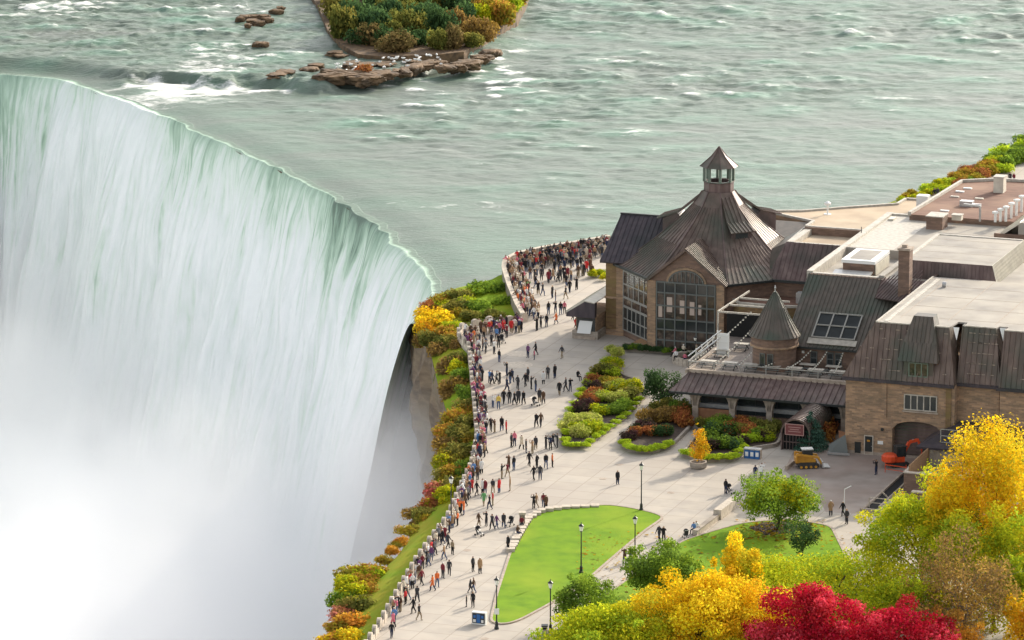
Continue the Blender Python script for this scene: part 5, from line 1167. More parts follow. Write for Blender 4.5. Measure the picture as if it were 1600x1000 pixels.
def row(pts_, n, w_, h, pal, where, z=.35):
    for x, y in resample(pts_, 1)[::max(1, int(np.sum(np.linalg.norm(np.diff(np.array(pts_, float), axis=0), axis=1))/n))]:
        shrub(x+ri.uniform(-1, 1), y+ri.uniform(-1, 1), z, w_*ri.uniform(.9, 1.15), h*ri.uniform(.85, 1.2), pal if isinstance(pal, str) else ri.choice(pal), where, GP)
LB = 'in the long bed'; MBD = 'in the middle bed'; CBD = 'in the arcade bed'
row([(882, 690), (892, 650), (906, 618), (922, 592), (946, 572)], 11, .95, .7, 'lime', LB)
row([(884, 696), (914, 697), (940, 678), (976, 650), (1002, 622)], 14, .8, .55, 'lime', LB)
row([(950, 568), (964, 572)], 2, 1.3, 1.2, 'yellowgreen', LB); row([(935, 585), (962, 586)], 3, 1.6, 1.3, ['lime', 'olive'], LB)
row([(930, 600), (925, 625), (908, 645)], 5, 1.4, 1.3, ['rust', 'brown', 'purple'], LB); row([(948, 602), (975, 612), (995, 612)], 5, 1.6, 1.5, ['cream', 'mixed', 'yellowgreen'], LB)
row([(936, 625), (958, 628), (985, 622)], 4, 1.6, 1.4, ['cream', 'yellowgreen', 'olive'], LB); row([(930, 645), (955, 648), (975, 638)], 4, 1.4, 1.2, ['green', 'yellowgreen'], LB)
row([(890, 672), (905, 664), (925, 660), (905, 682), (930, 672)], 8, 1.7, 1.5, ['cream', 'yellowgreen', 'cream'], LB)
row([(975, 694), (990, 703), (1020, 705), (1048, 694)], 11, .85, .6, 'lime', MBD); row([(985, 686), (1000, 672), (1020, 680), (1045, 680)], 8, 1.3, 1.3, ['purple', 'darkgreen', 'rust'], MBD)
row([(1012, 660), (1035, 658), (1060, 655), (1072, 668)], 6, 1.7, 1.7, ['rust', 'brown', 'olive'], MBD); row([(1030, 645), (1055, 642), (1080, 650)], 5, 1.5, 1.5, ['green', 'olive'], MBD)
row([(1072, 710), (1100, 718), (1148, 716), (1160, 700)], 11, .9, .6, 'lime', CBD); row([(1108, 702), (1130, 700), (1150, 698)], 5, 1.4, 1.4, ['green', 'darkgreen', 'purple'], CBD)
row([(1105, 685), (1125, 680), (1150, 680), (1175, 684), (1200, 684)], 9, 1.6, 1.7, ['green', 'olive', 'darkgreen', 'rust'], CBD); row([(1158, 694), (1185, 688), (1205, 690)], 4, 1.2, 1.2, ['lime', 'yellowgreen', 'purple'], CBD)
row([(1102, 668), (1140, 670), (1180, 673), (1210, 675)], 7, 1.4, 1.5, ['rust', 'olive', 'green'], CBD)
row([(978, 545), (1010, 547), (1050, 550), (1084, 556)], 12, .8, .7, ['green', 'darkgreen'], 'at the foot of the glazed gable'); row([(960, 552), (966, 556)], 2, 1.2, 1.0, 'cream', 'at the foot of the glazed gable')
row([(1284, 665), (1296, 672), (1290, 690)], 3, 1.6, 2.0, ['olive', 'rust', 'green'], 'behind the spruce by the entrance canopy', 0)
row([(926, 432), (938, 428), (944, 436)], 3, 1.0, .9, 'yellowgreen', 'behind the kiosk roof', .2)
# ================================================================== OBJECTS
def at(px, py, z=0.): return G(px, py, z)
# ---- lamp posts
def lamp(px, py, label, src=None):
    g = at(px, py)
    if src: return copy_thing(src, g, label)
    r = thing('street_lamp', g, label, 'street lamp', 'black lamp posts with white lanterns')
    MB().lathe((0, 0, 0), [(.24, 0), (.24, .18), (.17, .3), (.15, .75), (.09, .85)], 12).build('base', 'dark_metal', r)
    MB().tube((0, 0, .8), (0, 0, 4.55), .075, .055, 10).lathe((0, 0, 4.5), [(.06, 0), (.13, .08), (.05, .16)], 10).build('pole', 'dark_metal', r)
    h = MB().lathe((0, 0, 4.66), [(.14, 0), (.25, .5), (.25, .52)], 8).build('lantern', 'lamp_glass', r)
    MB().lathe((0, 0, 5.18), [(.3, 0), (.28, .06), (.12, .2), (.05, .26), (.03, .42)], 8).build('cap', 'dark_metal', h)
    return r
L0 = lamp(1002, 798, 'black lamp post at the top corner of the oval lawn')
for x, y, l in [(705, 819, 'black lamp post at the railing among the crowd'), (776, 983, 'black lamp post with a white notice at the bottom tip of the oval lawn'), (860, 988, 'black lamp post on the path beside the small round tree'), (908, 896, 'black lamp post inside the oval lawn'), (992, 884, 'black lamp post behind the round green tree'), (1086, 572, 'black lamp post at the round stone seat by the hall')]:
    o = lamp(x, y, l, L0)
    if x == 776: MB().box(-.25, .25, -.16, -.1, 1.6, 2.2).build('notice', 'white_paint', o)
    if x == 1086: o.scale = (.85, .85, .7)
# ---- promenade wall: piers with rounded caps, low panels and rails
wl = resample([tuple(G(x, y)[:2]) for x, y in WALL[8:]], 2.6); pw = thing('promenade_wall', (wl[len(wl)//2][0], wl[len(wl)//2][1], 0), 'pale stone parapet with rounded piers and iron rails along the falls', 'wall')
c0 = Vector((*wl[len(wl)//2], 0)); panel = MB(); rails = MB(); pier0 = None
for i, p in enumerate(wl):
    d = (wl[min(i+1, len(wl)-1)]-wl[max(i-1, 0)]); a = math.atan2(d[1], d[0])
    if pier0 is None:
        mb = MB().box(-.5, .5, -.2, .2, 0, .95); N = 8
        arc = [(.5*math.cos(math.pi*k/N), .95+.3*math.sin(math.pi*k/N)) for k in range(N+1)]
        mb.add([(x, -.2, z) for x, z in arc]+[(x, .2, z) for x, z in arc], [tuple(range(N+1))[::-1], tuple(range(N+1, 2*N+2))]+[(k, k+1, N+2+k, N+1+k) for k in range(N)])
        o = mb.build('pier', 'pale_stone', pw); pier0 = o
    else: o = pier0.copy(); C.objects.link(o); o.parent = pw
    o.location = Vector((*p, 0))-c0; o.rotation_euler = (0, 0, a)
    if i < len(wl)-1:
        a_, b_ = Vector((*p, 0))-c0, Vector((*wl[i+1], 0))-c0; d_ = (b_-a_).normalized()*.5; a_ += d_; b_ -= d_
        panel.bar(a_+Vector((0, 0, .24)), b_+Vector((0, 0, .24)), .3, .5)
        for z in (.62, .8, .98): rails.bar(a_+Vector((0, 0, z)), b_+Vector((0, 0, z)), .04, .04)
        for k in range(1, 4): q_ = a_.lerp(b_, k/4); rails.bar(q_+Vector((0, 0, .49)), q_+Vector((0, 0, .98)), .035, .035)
panel.build('stone_panel', 'pale_stone', pw); rails.build('railing', 'dark_metal', pw)
uw = [tuple(G(x, y)[:2]) for x, y in WALL[:9]]; uw = [tuple(p) for p in smooth_line(uw, 1., 1.5)]
ow_ = thing('overlook_wall', (*uw[len(uw)//2], 0), 'tall grey stone retaining wall curving round the packed upper overlook', 'wall'); c1 = Vector((*uw[len(uw)//2], 0)); mb = MB(); cp = MB()
for a_, b_ in zip(uw[:-1], uw[1:]):
    A2, B2 = Vector((*a_, 0))-c1, Vector((*b_, 0))-c1; mb.bar(A2+Vector((0, 0, -1.3)), B2+Vector((0, 0, -1.3)), .5, 4.4); cp.bar(A2+Vector((0, 0, .96)), B2+Vector((0, 0, .96)), .62, .14)
mb.build('stone_face', 'grey_stone', ow_); cp.build('coping', 'pale_stone', ow_)
# ---- kiosk with lean-to roof
kx = thing('kiosk', W(-47, 45), 'ticket kiosk with pale ribbed lean to roof and a white poster', 'kiosk', rz=AX)
def kp(mb, n, m, p=None): return mb.build(n, m, p or kx, (-47, 45, 0))
kp(MB().box(-47.9, -45.2, 44.5, 52.5, 0, 2.9), 'wall', 'tan_brick')
kr = [(-49.9, 42.3, 3.6), (-45.2, 42.3, 3.9), (-45.2, 53.5, 5.4), (-47.2, 56.5, 5.0), (-49.9, 52.5, 3.6)]
kq = [(-48.9, 43.6, 3.55), (-48.9, 54.0, 3.55), (-46.5, 54.0, 5.1), (-46.5, 43.6, 5.1)]; kq2 = [(-45.1, 43.6, 4.9), (-45.1, 54.0, 4.9), (-46.5, 54.0, 5.1), (-46.5, 43.6, 5.1)]
kp(MB().slab(kq, .15).slab(kq2, .12).ribs(kq, .5, .07, .1, up=Vector((2.4, 0, 1.55)).normalized()), 'roof', 'cream_panel')
kp(MB().add([(-48.9, 43.62, 2.9), (-45.1, 43.62, 2.9), (-45.1, 43.62, 4.85), (-46.5, 43.62, 5.05), (-48.9, 43.62, 3.5)]+[(-48.9, 44.4, 2.9), (-45.1, 44.4, 2.9), (-45.1, 44.4, 4.75), (-46.5, 44.4, 4.95), (-48.9, 44.4, 3.4)], [(0,1,2,3,4),(9,8,7,6,5),(0,5,6,1),(1,6,7,2),(3,8,9,4),(4,9,5,0)]), 'fascia', 'violet_roof')
kp(MB().box(-47.7, -45.3, 44.3, 44.48, .3, 2.7), 'window', 'glass'); po = kp(MB().slab([(-47.6, 44.0, .75), (-45.8, 44.0, .75), (-45.6, 44.25, 2.35), (-47.3, 44.25, 2.35)], .04), 'poster', 'white_paint')
kp(MB().box(-48.0, -45.2, 44.1, 44.3, 0, .35), 'plinth', 'kerb')
def stone_box(name, px, py, du, dv, h, label, cat='planter', fill='soil'):
    g = at(px, py); r = thing(name, g, label, cat, rz=AX)
    m = MB(); t = .3; m.box(0, du, 0, t, 0, h).box(0, du, dv-t, dv, 0, h).box(0, t, t, dv-t, 0, h).box(du-t, du, t, dv-t, 0, h); m.build('stone_side', 'grey_stone', r); MB().box(t, du-t, t, dv-t, 0, h-.12).build('soil', fill, r); return r
stone_box('stone_planter', 894, 528, 3.4, 3.2, 1.0, 'square grey stone planter in front of the kiosk')
g = at(984, 540); r = thing('plywood_sheet', g, 'large tan plywood sheet lying tilted at the foot of the hall', 'board', rz=AX-.75)
MB().slab([(-.2, 0, .1), (3.9, 0, .15), (3.9, 3.0, 1.25), (-.2, 3.0, 1.25)], .06).build('sheet', 'wood', r)
# round stone seat
g = at(1084, 566); r = thing('round_stone_seat', g, 'round pale stone wall where people sit by the glazed gable', 'stone seat'); mb = MB(); N = 26
for k in range(N):
    a0_, a1_ = 2*math.pi*k/N, 2*math.pi*(k+1)/N; mb.bar((2.4*math.cos(a0_), 2.4*math.sin(a0_), .45), (2.4*math.cos(a1_), 2.4*math.sin(a1_), .45), .5, .9)
mb.build('wall', 'pale_stone', r); MB().lathe((0, 0, 0), [(2.2, 0), (2.2, .25), (1.6, .5), (.4, .6)], 16).build('planting', 'soil', r)
# stone tub of the golden tree
g = at(1091, 731); r = thing('stone_tub', g, 'octagonal brown stone tub holding the golden tree', 'planter'); MB().lathe((0, 0, 0), [(.8, 0), (1.0, .15), (1.05, .75), (.85, .75), (.8, .62)], 8, math.pi/8).build('tub', 'grey_stone', r)
bpy.data.objects['young_tree.001'].location = (g.x, g.y, .5) if 'young_tree.001' in bpy.data.objects else g
MB().lathe((0, 0, 0), [(.8, .62), (.78, .66)], 8, math.pi/8).build('soil', 'soil', r)
# recycling bins
def bins(px, py, label, n, src_m='bin_blue'):
    r = thing('recycling_bin', at(px, py), label, 'recycling bin', rz=AX)
    for k in range(n):
        x = k*.62; MB().box(x, x+.56, 0, .6, 0, 1.05).build('bin_body', src_m, r); MB().box(x+.1, x+.46, -.03, -.002, .3, .8).build('bin_label', 'white_paint', r)
    MB().box(-.1, n*.62+.05, -.12, .75, 1.08, 1.2).build('lid', 'steel', r); MB().box(-.1, -.04, 0, .6, 0, 1.08).box(n*.62, n*.62+.06, 0, .6, 0, 1.08).build('side', 'kerb', r)
    return r
bins(1163, 716, 'pair of blue recycling bins at the corner of the planted bed', 3)
# information board
r = thing('information_board', at(737, 975), 'low white information board with blue panel beside the oval lawn', 'board', rz=-.35)
b_ = MB().box(0, 1.5, 0, .5, 0, 1.3).build('cabinet', 'white_paint', r); pn = MB().box(.08, 1.42, -.04, -.003, .15, 1.2).build('panel', 'dark_metal', r)
MB().box(.55, .95, -.07, -.045, .2, 1.1).box(.2, .45, -.07, -.045, .7, 1.0).box(1.05, 1.3, -.07, -.045, .7, 1.0).build('picture', 'bin_blue', pn); MB().box(.18, .47, -.07, -.045, .25, .55).box(1.05, 1.3, -.07, -.045, .25, .55).build('text_block', 'white_paint', pn)
r = thing('litter_bin', at(851, 992), 'square brown litter bin beside the lower lamp post', 'litter bin'); MB().box(-.3, .3, -.3, .3, 0, .95).build('body', 'kerb', r); MB().box(-.34, .34, -.34, .34, .95, 1.05).build('lid', 'dark_metal', r); MB().box(-.2, .2, -.33, -.305, .65, .85).build('slot', 'dark_void', r)
r = thing('sign_post', at(1188, 763), 'thin post with a small white sign by the walking couple', 'sign'); MB().tube((0, 0, 0), (0, 0, 2.6), .04, .04, 8).build('post', 'dark_metal', r); MB().box(-.22, .22, -.06, -.03, 1.9, 2.5).build('plate', 'white_paint', r)
r = thing('gate_pole', at(1319, 800), 'tall thin white pole with a short arm in the yard', 'pole'); MB().tube((0, 0, 0), (0, 0, 2.6), .05, .04, 8).build('pole', 'white_paint', r); MB().bar((0, 0, 2.6), (.75, .1, 2.95), .07).build('arm', 'white_paint', r)
for x, y, l in [(816, 822, 'grey stone pillar with white cap at the upper left corner of the oval lawn')]:
    r = thing('stone_pillar', at(x, y), l, 'pillar'); MB().box(-.3, .3, -.3, .3, 0, 1.35).build('shaft', 'grey_stone', r); MB().box(-.38, .38, -.38, .38, 1.35, 1.6).build('cap', 'pale_stone', r)
# boulders and low kerb seat along the lawn corner
ce = [tuple(G(x, y)[:2]) for x, y in [(798, 862), (806, 846), (814, 832), (826, 812), (846, 801), (880, 795), (930, 792)]]
tg = thing('lawn_seat_wall', (*ce[3], 0), 'low rough stone seat edging the upper left of the oval lawn', 'stone seat'); mb = MB()
rr_ = random.Random(2)
for p in resample(ce, 1.05): mb.box(p[0]-ce[3][0]-.48, p[0]-ce[3][0]+.45, p[1]-ce[3][1]-.5, p[1]-ce[3][1]+.42, 0, rr_.uniform(.28, .45))
mb.build('stone_blocks', 'pale_stone', tg)
# pale low wall by the round olive tree
A2, B2 = at(1086, 838), at(1152, 788); tw = thing('low_wall', A2, 'low pale stone wall running up to the round olive tree', 'wall'); D_ = B2-A2; mb = MB()
mb.bar((0, 0, .3), (*D_.xy, .3), .5, .6); mb.bar((*(D_*.52).xy, .55), (*D_.xy, .55), .9, 1.1); mb.build('stone_course', 'pale_stone', tw); cb_ = MB().bar((0, 0, .63), (*(D_*.5).xy, .63), .6, .08).build('coping', 'grey_stone', tw)
A2, B2 = at(1228, 735), at(1262, 708); tw = thing('kerb_wall', A2, 'low straight kerb wall at the left side of the yard', 'wall'); D_ = B2-A2; MB().bar((0, 0, .25), (*D_.xy, .25), .25, .5).build('stone_course', 'kerb', tw)
# ---- tables on the terrace
T0 = None
ORD = ['first', 'second', 'third', 'fourth', 'fifth', 'sixth', 'seventh', 'eighth', 'ninth', 'tenth', 'eleventh', 'twelfth', 'thirteenth', 'fourteenth', 'fifteenth', 'sixteenth', 'seventeenth', 'eighteenth', 'nineteenth', 'twentieth']
for rw, (v_, n) in enumerate([(13.2, 8), (15.4, 4)]):
    for k in range(n):
        u_ = -20.6+k*2.65 if rw == 0 else (-20.8+k*1.3 if k < 2 else -9.0+(k-2)*3.2)
        if rw == 1 and k < 2: v2 = 19+k*4
        else: v2 = v_
        lab = f'grey picnic table, {ORD[k]} from the left in the front row on the terrace' if rw == 0 else ['grey picnic table behind the stair frame', 'grey picnic table under the pergola', 'grey picnic table beside the turret', 'grey picnic table under the paired windows'][k]
        if T0 is None:
            T0 = thing('picnic_table', W(u_, v2, zd), lab, 'picnic table', 'picnic tables on the terrace', rz=AX); T0.scale = (1.1, 1.1, 1.1)
            MB().box(-.85, .85, -.4, .4, .7, .77).build('table_top', 'flashing', T0)
            MB().box(-.85, .85, .6, .85, .42, .47).box(-.85, .85, -.85, -.6, .42, .47).build('bench', 'frame_grey', T0)
            for s_ in (-.6, .6): MB().bar((s_, -.75, 0), (s_, .3, .7), .07).bar((s_+.001, .75, 0), (s_+.001, -.3, .7), .07).build('leg', 'dark_metal', T0)
        else: copy_thing(T0, W(u_, v2, zd), lab)
# ---- skid steer loader
r = thing('skid_loader', at(1262, 730), 'yellow tracked skid loader parked left of the yard', 'loader', rz=.12); r.scale = (1.12,)*3
tk = MB()
for s_ in (-1, 1):
    y = s_*.62; prof_ = [(-1.15, .25), (-.9, .02), (.8, .02), (1.05, .22), (1.0, .5), (.6, .62), (-.9, .62), (-1.15, .5)]; n = len(prof_); m = MB()
    m.add([(a, y-.2, z) for a, z in prof_]+[(a, y+.2, z) for a, z in prof_], [tuple(range(n)), tuple(range(2*n-1, n-1, -1))]+[(i, n+i, n+(i+1) % n, (i+1) % n) for i in range(n)]); m.build('track', 'rubber', r)
    for k in range(4): MB().tube((-.8+k*.5, y-.23, .22), (-.8+k*.5, y+.23, .22), .14, .14, 10).build('wheel', 'dig_yellow', r)
m = MB(); pf = [(-1.3, .55), (.75, .5), (.75, .95), (.1, 1.15), (-1.1, 1.3), (-1.35, 1.1)]; n = len(pf)
m.add([(a, -.42, z) for a, z in pf]+[(a, .42, z) for a, z in pf], [tuple(range(n)), tuple(range(2*n-1, n-1, -1))]+[(i, n+i, n+(i+1) % n, (i+1) % n) for i in range(n)]); m.build('body', 'dig_yellow', r)
cb = MB().box(-.55, .45, -.4, .4, .95, 1.9).build('cab', 'dark_metal', r); MB().box(-.7, .5, -.48, .48, 1.9, 2.0).build('cab_roof', 'steel', cb)
for s_ in (-1, 1): MB().bar((-1.25, s_*.55, 1.5), (.95, s_*.55, 1.15), .14, .22).bar((.95, s_*.55, 1.2), (1.35, s_*.55, .45), .14, .2).bar((-1.25, s_*.55, .7), (-1.25, s_*.55, 1.55), .14, .2).build('lift_arm', 'dig_yellow', r)
m = MB(); pf = [(1.35, .1), (2.2, .06), (2.2, .12), (1.5, .2), (1.45, .75), (1.3, .7)]; n = len(pf)
m.add([(a, -.8, z) for a, z in pf]+[(a, .8, z) for a, z in pf], [tuple(range(n)), tuple(range(2*n-1, n-1, -1))]+[(i, n+i, n+(i+1) % n, (i+1) % n) for i in range(n)]); m.build('bucket', 'steel', r)
# ---- excavator
r = thing('mini_excavator', at(1402, 728), 'orange excavator with black cab in front of the loading door', 'excavator', rz=.35)
for s_ in (-1, 1):
    m = MB(); pf = [(-1.2, .3), (-.95, .02), (.95, .02), (1.2, .3), (.95, .55), (-.95, .55)]; n = len(pf); y = s_*.65
    m.add([(a, y-.2, z) for a, z in pf]+[(a, y+.2, z) for a, z in pf], [tuple(range(n)), tuple(range(2*n-1, n-1, -1))]+[(i, n+i, n+(i+1) % n, (i+1) % n) for i in range(n)]); m.build('track', 'rubber', r)
MB().lathe((-1.0, -.1, .6), [(.75, 0), (.95, .15), (.95, .75), (.7, .95)], 14).box(-1.0, .6, -.75, .75, .6, 1.25).build('body', 'dig_orange', r)
cb = MB().box(-.4, .75, -.75, .25, 1.2, 2.35).build('cab', 'dark_metal', r); MB().box(-.45, .85, -.8, .3, 2.35, 2.45).build('cab_roof', 'rubber', cb); MB().box(-.2, .6, -.78, -.755, 1.5, 2.2).build('cab_window', 'glass', cb)
MB().bar((.7, .3, 1.0), (1.6, .3, 2.6), .25, .34).bar((1.6, .3, 2.6), (2.6, .3, 2.75), .24, .32).build('boom', 'dig_orange', r); MB().bar((2.6, .3, 2.85), (3.35, .3, 1.2), .2, .26).build('dipper_arm', 'dig_orange', r)
MB().bar((1.1, .3, 1.7), (2.1, .3, 2.9), .1, .1).build('hydraulic_ram', 'steel', r)
m = MB(); pf = [(3.3, 1.25), (3.6, .9), (3.4, .4), (2.95, .35), (3.1, .8)]; n = len(pf); m.add([(a, 0, z) for a, z in pf]+[(a, .6, z) for a, z in pf], [tuple(range(n)), tuple(range(2*n-1, n-1, -1))]+[(i, n+i, n+(i+1) % n, (i+1) % n) for i in range(n)]); m.build('bucket', 'dig_orange', r)
# leaning boards, wheelie bin, rubble
r = thing('leaning_board', at(1293, 711), 'grey board leaning at the foot of the spruce', 'board', rz=-.2); MB().slab([(0, 0, 0), (2.4, .1, 0), (1.9, .9, 2.3), (.1, .7, 1.1)], .08).build('sheet', 'frame_grey', r)
MB().bar((0, -.4, .35), (2.6, -.4, .3), .1, .25).build('plank', 'steel', r)
r = thing('leaning_board', at(1312, 706), 'rusty brown board leaning beside the grey one', 'board', rz=-.4); MB().slab([(0, 0, 0), (.9, .1, 0), (1.3, .9, 2.0), (-.5, .9, 2.3)], .08).build('sheet', 'plywood', r)
r = thing('wheelie_bin', at(1340, 709), 'black wheelie bin left of the service door', 'bin', rz=AX); MB().box(-.35, .35, 0, .7, .1, 1.3).build('body', 'dark_metal', r); MB().box(-.38, .38, -.05, .75, 1.3, 1.4).build('lid', 'rubber', r)
for s_ in (-.3, .3): MB().tube((s_-.05, .6, .12), (s_+.05, .6, .12), .12, .12, 10).build('wheel', 'rubber', r)
# ---- dock shelter and walled store
D = Bld('dock_shelter', 14, -5, 'open dark roofed shelter over the walled store in front of the loading door', 'shelter')
rq = [(11.0, -7.2, 3.55), (21.5, -7.2, 3.55), (21.5, 1.0, 4.9), (11.0, 1.0, 4.9)]
D.part(MB().slab([(10.4, -7.4, 3.4), (21.5, -7.4, 3.4), (20.5, -1.0, 4.6), (13.2, -1.0, 4.6)], .25).slab([(10.4, -7.4, 3.4), (10.6, -.7, 3.4), (13.2, -1.0, 4.6)], .2), 'roof', 'violet_roof')
D.part(MB().box(13.2, 20.5, -1.0, 1.0, 3.4, 4.62), 'roof_top', 'violet_roof')
for u_ in (11.2, 15.9, 20.6): D.part(MB().box(u_-.15, u_+.15, -7.0, -6.7, 0, 3.3), 'post_column', 'dark_metal')
D.part(MB().box(11.6, 15.6, -6.2, -6.0, 0, 2.9), 'back_screen', 'pale_stone'); D.part(MB().box(16.3, 21.5, -3.2, -3.0, 0, 3.3), 'shade_sheet', 'dark_void')  # the near-black sheet is painted as shade under the roof
gm_ = MB(); gu_, gv_ = 12.9, -6.0
for a_, b_ in [((0, 0), (2.9, 0)), ((0, .75), (2.9, .75)), ((0, 1.5), (2.9, 1.5)), ((0, 0), (0, 1.5)), ((1.45, 0), (1.45, 1.5)), ((2.9, 0), (2.9, 1.5))]: gm_.bar((gu_+a_[0], gv_, 3.8+a_[1]), (gu_+b_[0], gv_, 3.8+b_[1]), .08)
D.part(gm_, 'guard_frame', 'steel')
Wl = Bld('walled_store', 14, -13, 'brown brick walled store with timber inner fence holding a tarp', 'enclosure')
Wl.part(MB().box(11.3, 17.9, -15.9, -15.5, -.0, 2.5).box(11.3, 11.7, -15.5, -6.8, 0, 2.5).box(17.5, 17.9, -15.5, -6.8, 0, 2.5), 'wall', 'brown_brick')
Wl.part(MB().box(11.2, 18.0, -16.0, -15.4, 2.5, 2.62).box(11.2, 11.8, -15.4, -6.8, 2.5, 2.62).box(17.4, 18.0, -15.4, -6.8, 2.5, 2.62), 'coping', 'pale_stone')
Wl.part(MB().box(11.72, 11.85, -15.4, -6.9, .2, 3.3).box(17.3, 17.45, -15.4, -6.9, .2, 3.3), 'timber_fence', 'wood')
Wl.part(MB().box(11.9, 17.3, -15.4, -7, 0, 1.3), 'platform', 'asphalt_worn'); Wl.part(MB().box(17.95, 18.9, -16.0, -9, 1.2, 2.3), 'white_ledge', 'pale_stone')
r = thing('tarp_pile', W(16.2, -13.4, 1.3), 'dark blue tarp bundled over a heap inside the walled store', 'tarp', rz=AX)
m = MB().lathe((0, 0, 0), [(1.2, 0), (1.15, .5), (.8, .95), (.3, 1.25)], 7, .3); m.build('tarp', 'tarp_blue', r)
r = thing('timber_sheet', W(13.4, -13.6, 1.55), 'pale yellow board lying beside the blue tarp', 'board', rz=AX); MB().slab([(-.9, -.8, 0), (1.3, -.9, .1), (.9, .6, .55), (-1.1, .7, .45)], .08).build('sheet', 'cream_panel', r)
# sunk ramp beside the yard
Rp = Bld('sunk_ramp', 9.5, -12, 'narrow sunk ramp with painted shade inside and rail along the yard edge', 'ramp')
Rp.part(MB().box(8.75, 9.0, -24.5, -1.2, 0, .25).box(10.2, 10.4, -22.5, -1.2, 0, .22).box(8.75, 14.5, -24.8, -24.5, 0, .45), 'kerb', 'kerb'); Rp.part(MB().box(9.01, 10.19, -24.4, -1.3, .012, .02), 'channel_shade', 'dark_void')  # flat dark strip, painted as the shade down in the ramp
rl_ = MB()
for k in range(4): rl_.bar((9.2+k*1.9, -22.6, 0), (9.2+k*1.9, -22.6, 1.15), .09)
rl_.bar((9.2, -22.6, 1.15), (14.9, -22.6, 1.15), .09); rl_.bar((9.2, -22.6, .6), (14.9, -22.6, .6), .07); rl_.bar((10.3, -14, .05), (11.0, -14.4, 1.0), .1); rl_.bar((10.2, -18.2, .05), (9.4, -18.4, .9), .14)
Rp.part(rl_, 'railing', 'pale_stone'); Rp.part(MB().box(14.3, 18.5, -23.4, -23.0, 0, 2.4), 'end_wall', 'brown_brick'); Rp.part(MB().box(14.2, 18.6, -23.5, -22.9, 2.4, 2.55), 'coping', 'pale_stone')
r = thing('safety_fence', at(1412, 785), 'low orange mesh safety fence beside the walled store', 'fence', rz=AX); MB().box(0, 3.8, 0, .05, .15, 1.0).build('mesh', mat('orange_mesh', (.5, .17, .1), .8, (.35, .25, .2), scale=6), r)
for k in range(3): MB().bar((k*1.9, 0, 0), (k*1.9, 0, 1.1), .07).build('post', 'cone_orange', r)
r = thing('traffic_cone', at(1410, 778), 'small orange cone at the corner of the walled store', 'cone'); MB().lathe((0, 0, 0), [(.2, .04), (.04, .75)], 10).build('cone_body', 'cone_orange', r); MB().box(-.25, .25, -.25, .25, 0, .04).build('base', 'rubber', r)
r = thing('barrier_frame', at(1383, 738), 'thin red and white barrier frame beside the excavator', 'barrier', rz=-.5)
MB().bar((0, 0, .9), (2.6, 0, .9), .08).bar((0, 0, .4), (2.6, 0, .4), .06).bar((0, 0, 0), (0, 0, 1.2), .06).bar((2.6, 0, 0), (2.6, 0, 1.2), .06).build('frame', 'dig_orange', r)
# ---- rocks of the river
def rock_mesh(seed, sx=1, n=4):
    bm = bmesh.new(); bmesh.ops.create_icosphere(bm, subdivisions=n, radius=1); r = np.random.default_rng(seed); w_ = r.standard_normal((9, 3))*1.7; ph = r.random(9)*6.28
    for v in bm.verts:
        p = np.array(v.co); k = 1+.14*sum(math.sin(float(w_[i]@p)*1.6+ph[i]) for i in range(9))/1.6+.05*sum(math.sin(float(w_[i]@p)*5.5+ph[i]*2) for i in range(9)); v.co = v.co*k
        if v.co.z > .45: v.co.z = .45+(v.co.z-.45)*.35
    me = bpy.data.meshes.new('rock'); bm.to_mesh(me); bm.free(); me.materials.append(M['wet_rock']); return me
RM = [rock_mesh(i) for i in range(4)]; ROCKS = []
def rock(px, py, w_, d_, h, where, group, z=ZR):
    g = G(px, py, z); o = bpy.data.objects.new('rock', random.choice(RM)); C.objects.link(o); o.location = g; o.scale = (w_, d_, h); o.rotation_euler = (0, 0, random.uniform(0, 3)); o['category'] = 'rock'; o['group'] = group
    ROCKS.append((o, ('large ' if w_ > 2.2 else 'small ' if w_ < .9 else '')+'wet brown rock '+where, px, py))
for x, y, w_ in [(380, 27, 1.2), (393, 27, 1.1), (396, 34, 1.3), (404, 37, .9), (411, 27, 1.0), (420, 31, 1.0), (432, 18, 1.1), (438, 14, .8), (405, 69, 1.2), (374, 30, .7), (388, 41, .7)]: rock(x, y, w_, w_*1.2, .75, 'in the white water left of the islet', 'rocks left of the islet', ZR+1.7)
for x, y, w_, d_, h in [(416, 133, 1.3, 1.5, 1.1), (430, 118, 2.0, 2.4, .6), (446, 112, 1.8, 2.2, .5), (462, 131, 1.4, 1.6, 1.2), (480, 108, 1.8, 2, .6), (492, 103, 1.8, 2, .7), (502, 127, 1.8, 2.6, 1.5), (516, 122, 2.2, 3.2, 1.5), (530, 117, 2.6, 4.5, 1.4), (545, 118, 2.6, 5, 1.5), (560, 122, 2.6, 4, 1.4), (575, 124, 2.4, 3.4, 1.3), (592, 118, 2.2, 3.6, 1.2), (605, 114, 2.0, 2.6, 1.0), (628, 112, 2.0, 3.0, 1.1), (642, 106, 2.2, 3.6, 1.1), (656, 104, 2.2, 3.4, 1.0), (670, 100, 2.0, 2.8, .9), (682, 97, 1.6, 2, .6), (600, 100, 2.4, 2, .45), (575, 100, 2.4, 2.2, .4), (550, 98, 1.6, 1.8, .4), (640, 95, 2, 1.6, .4), (535, 86, 1.6, 1.6, .35), (716, 104, 2.6, 2.2, 1.2), (732, 100, 2.6, 2.4, 1.2), (748, 92, 2.4, 2.4, 1.1), (762, 82, 2.2, 2.4, 1.0), (522, 84, 1.8, 2, .8), (548, 104, 2.2, 2, .9), (700, 106, 2.4, 2, 1.0)]:
    rock(x, y, w_*.82, d_*.78, h*.85, 'on the ledge below the islet', 'rocks on the ledge below the islet', ZR+.1 if y > 125 else ZR+1.6)
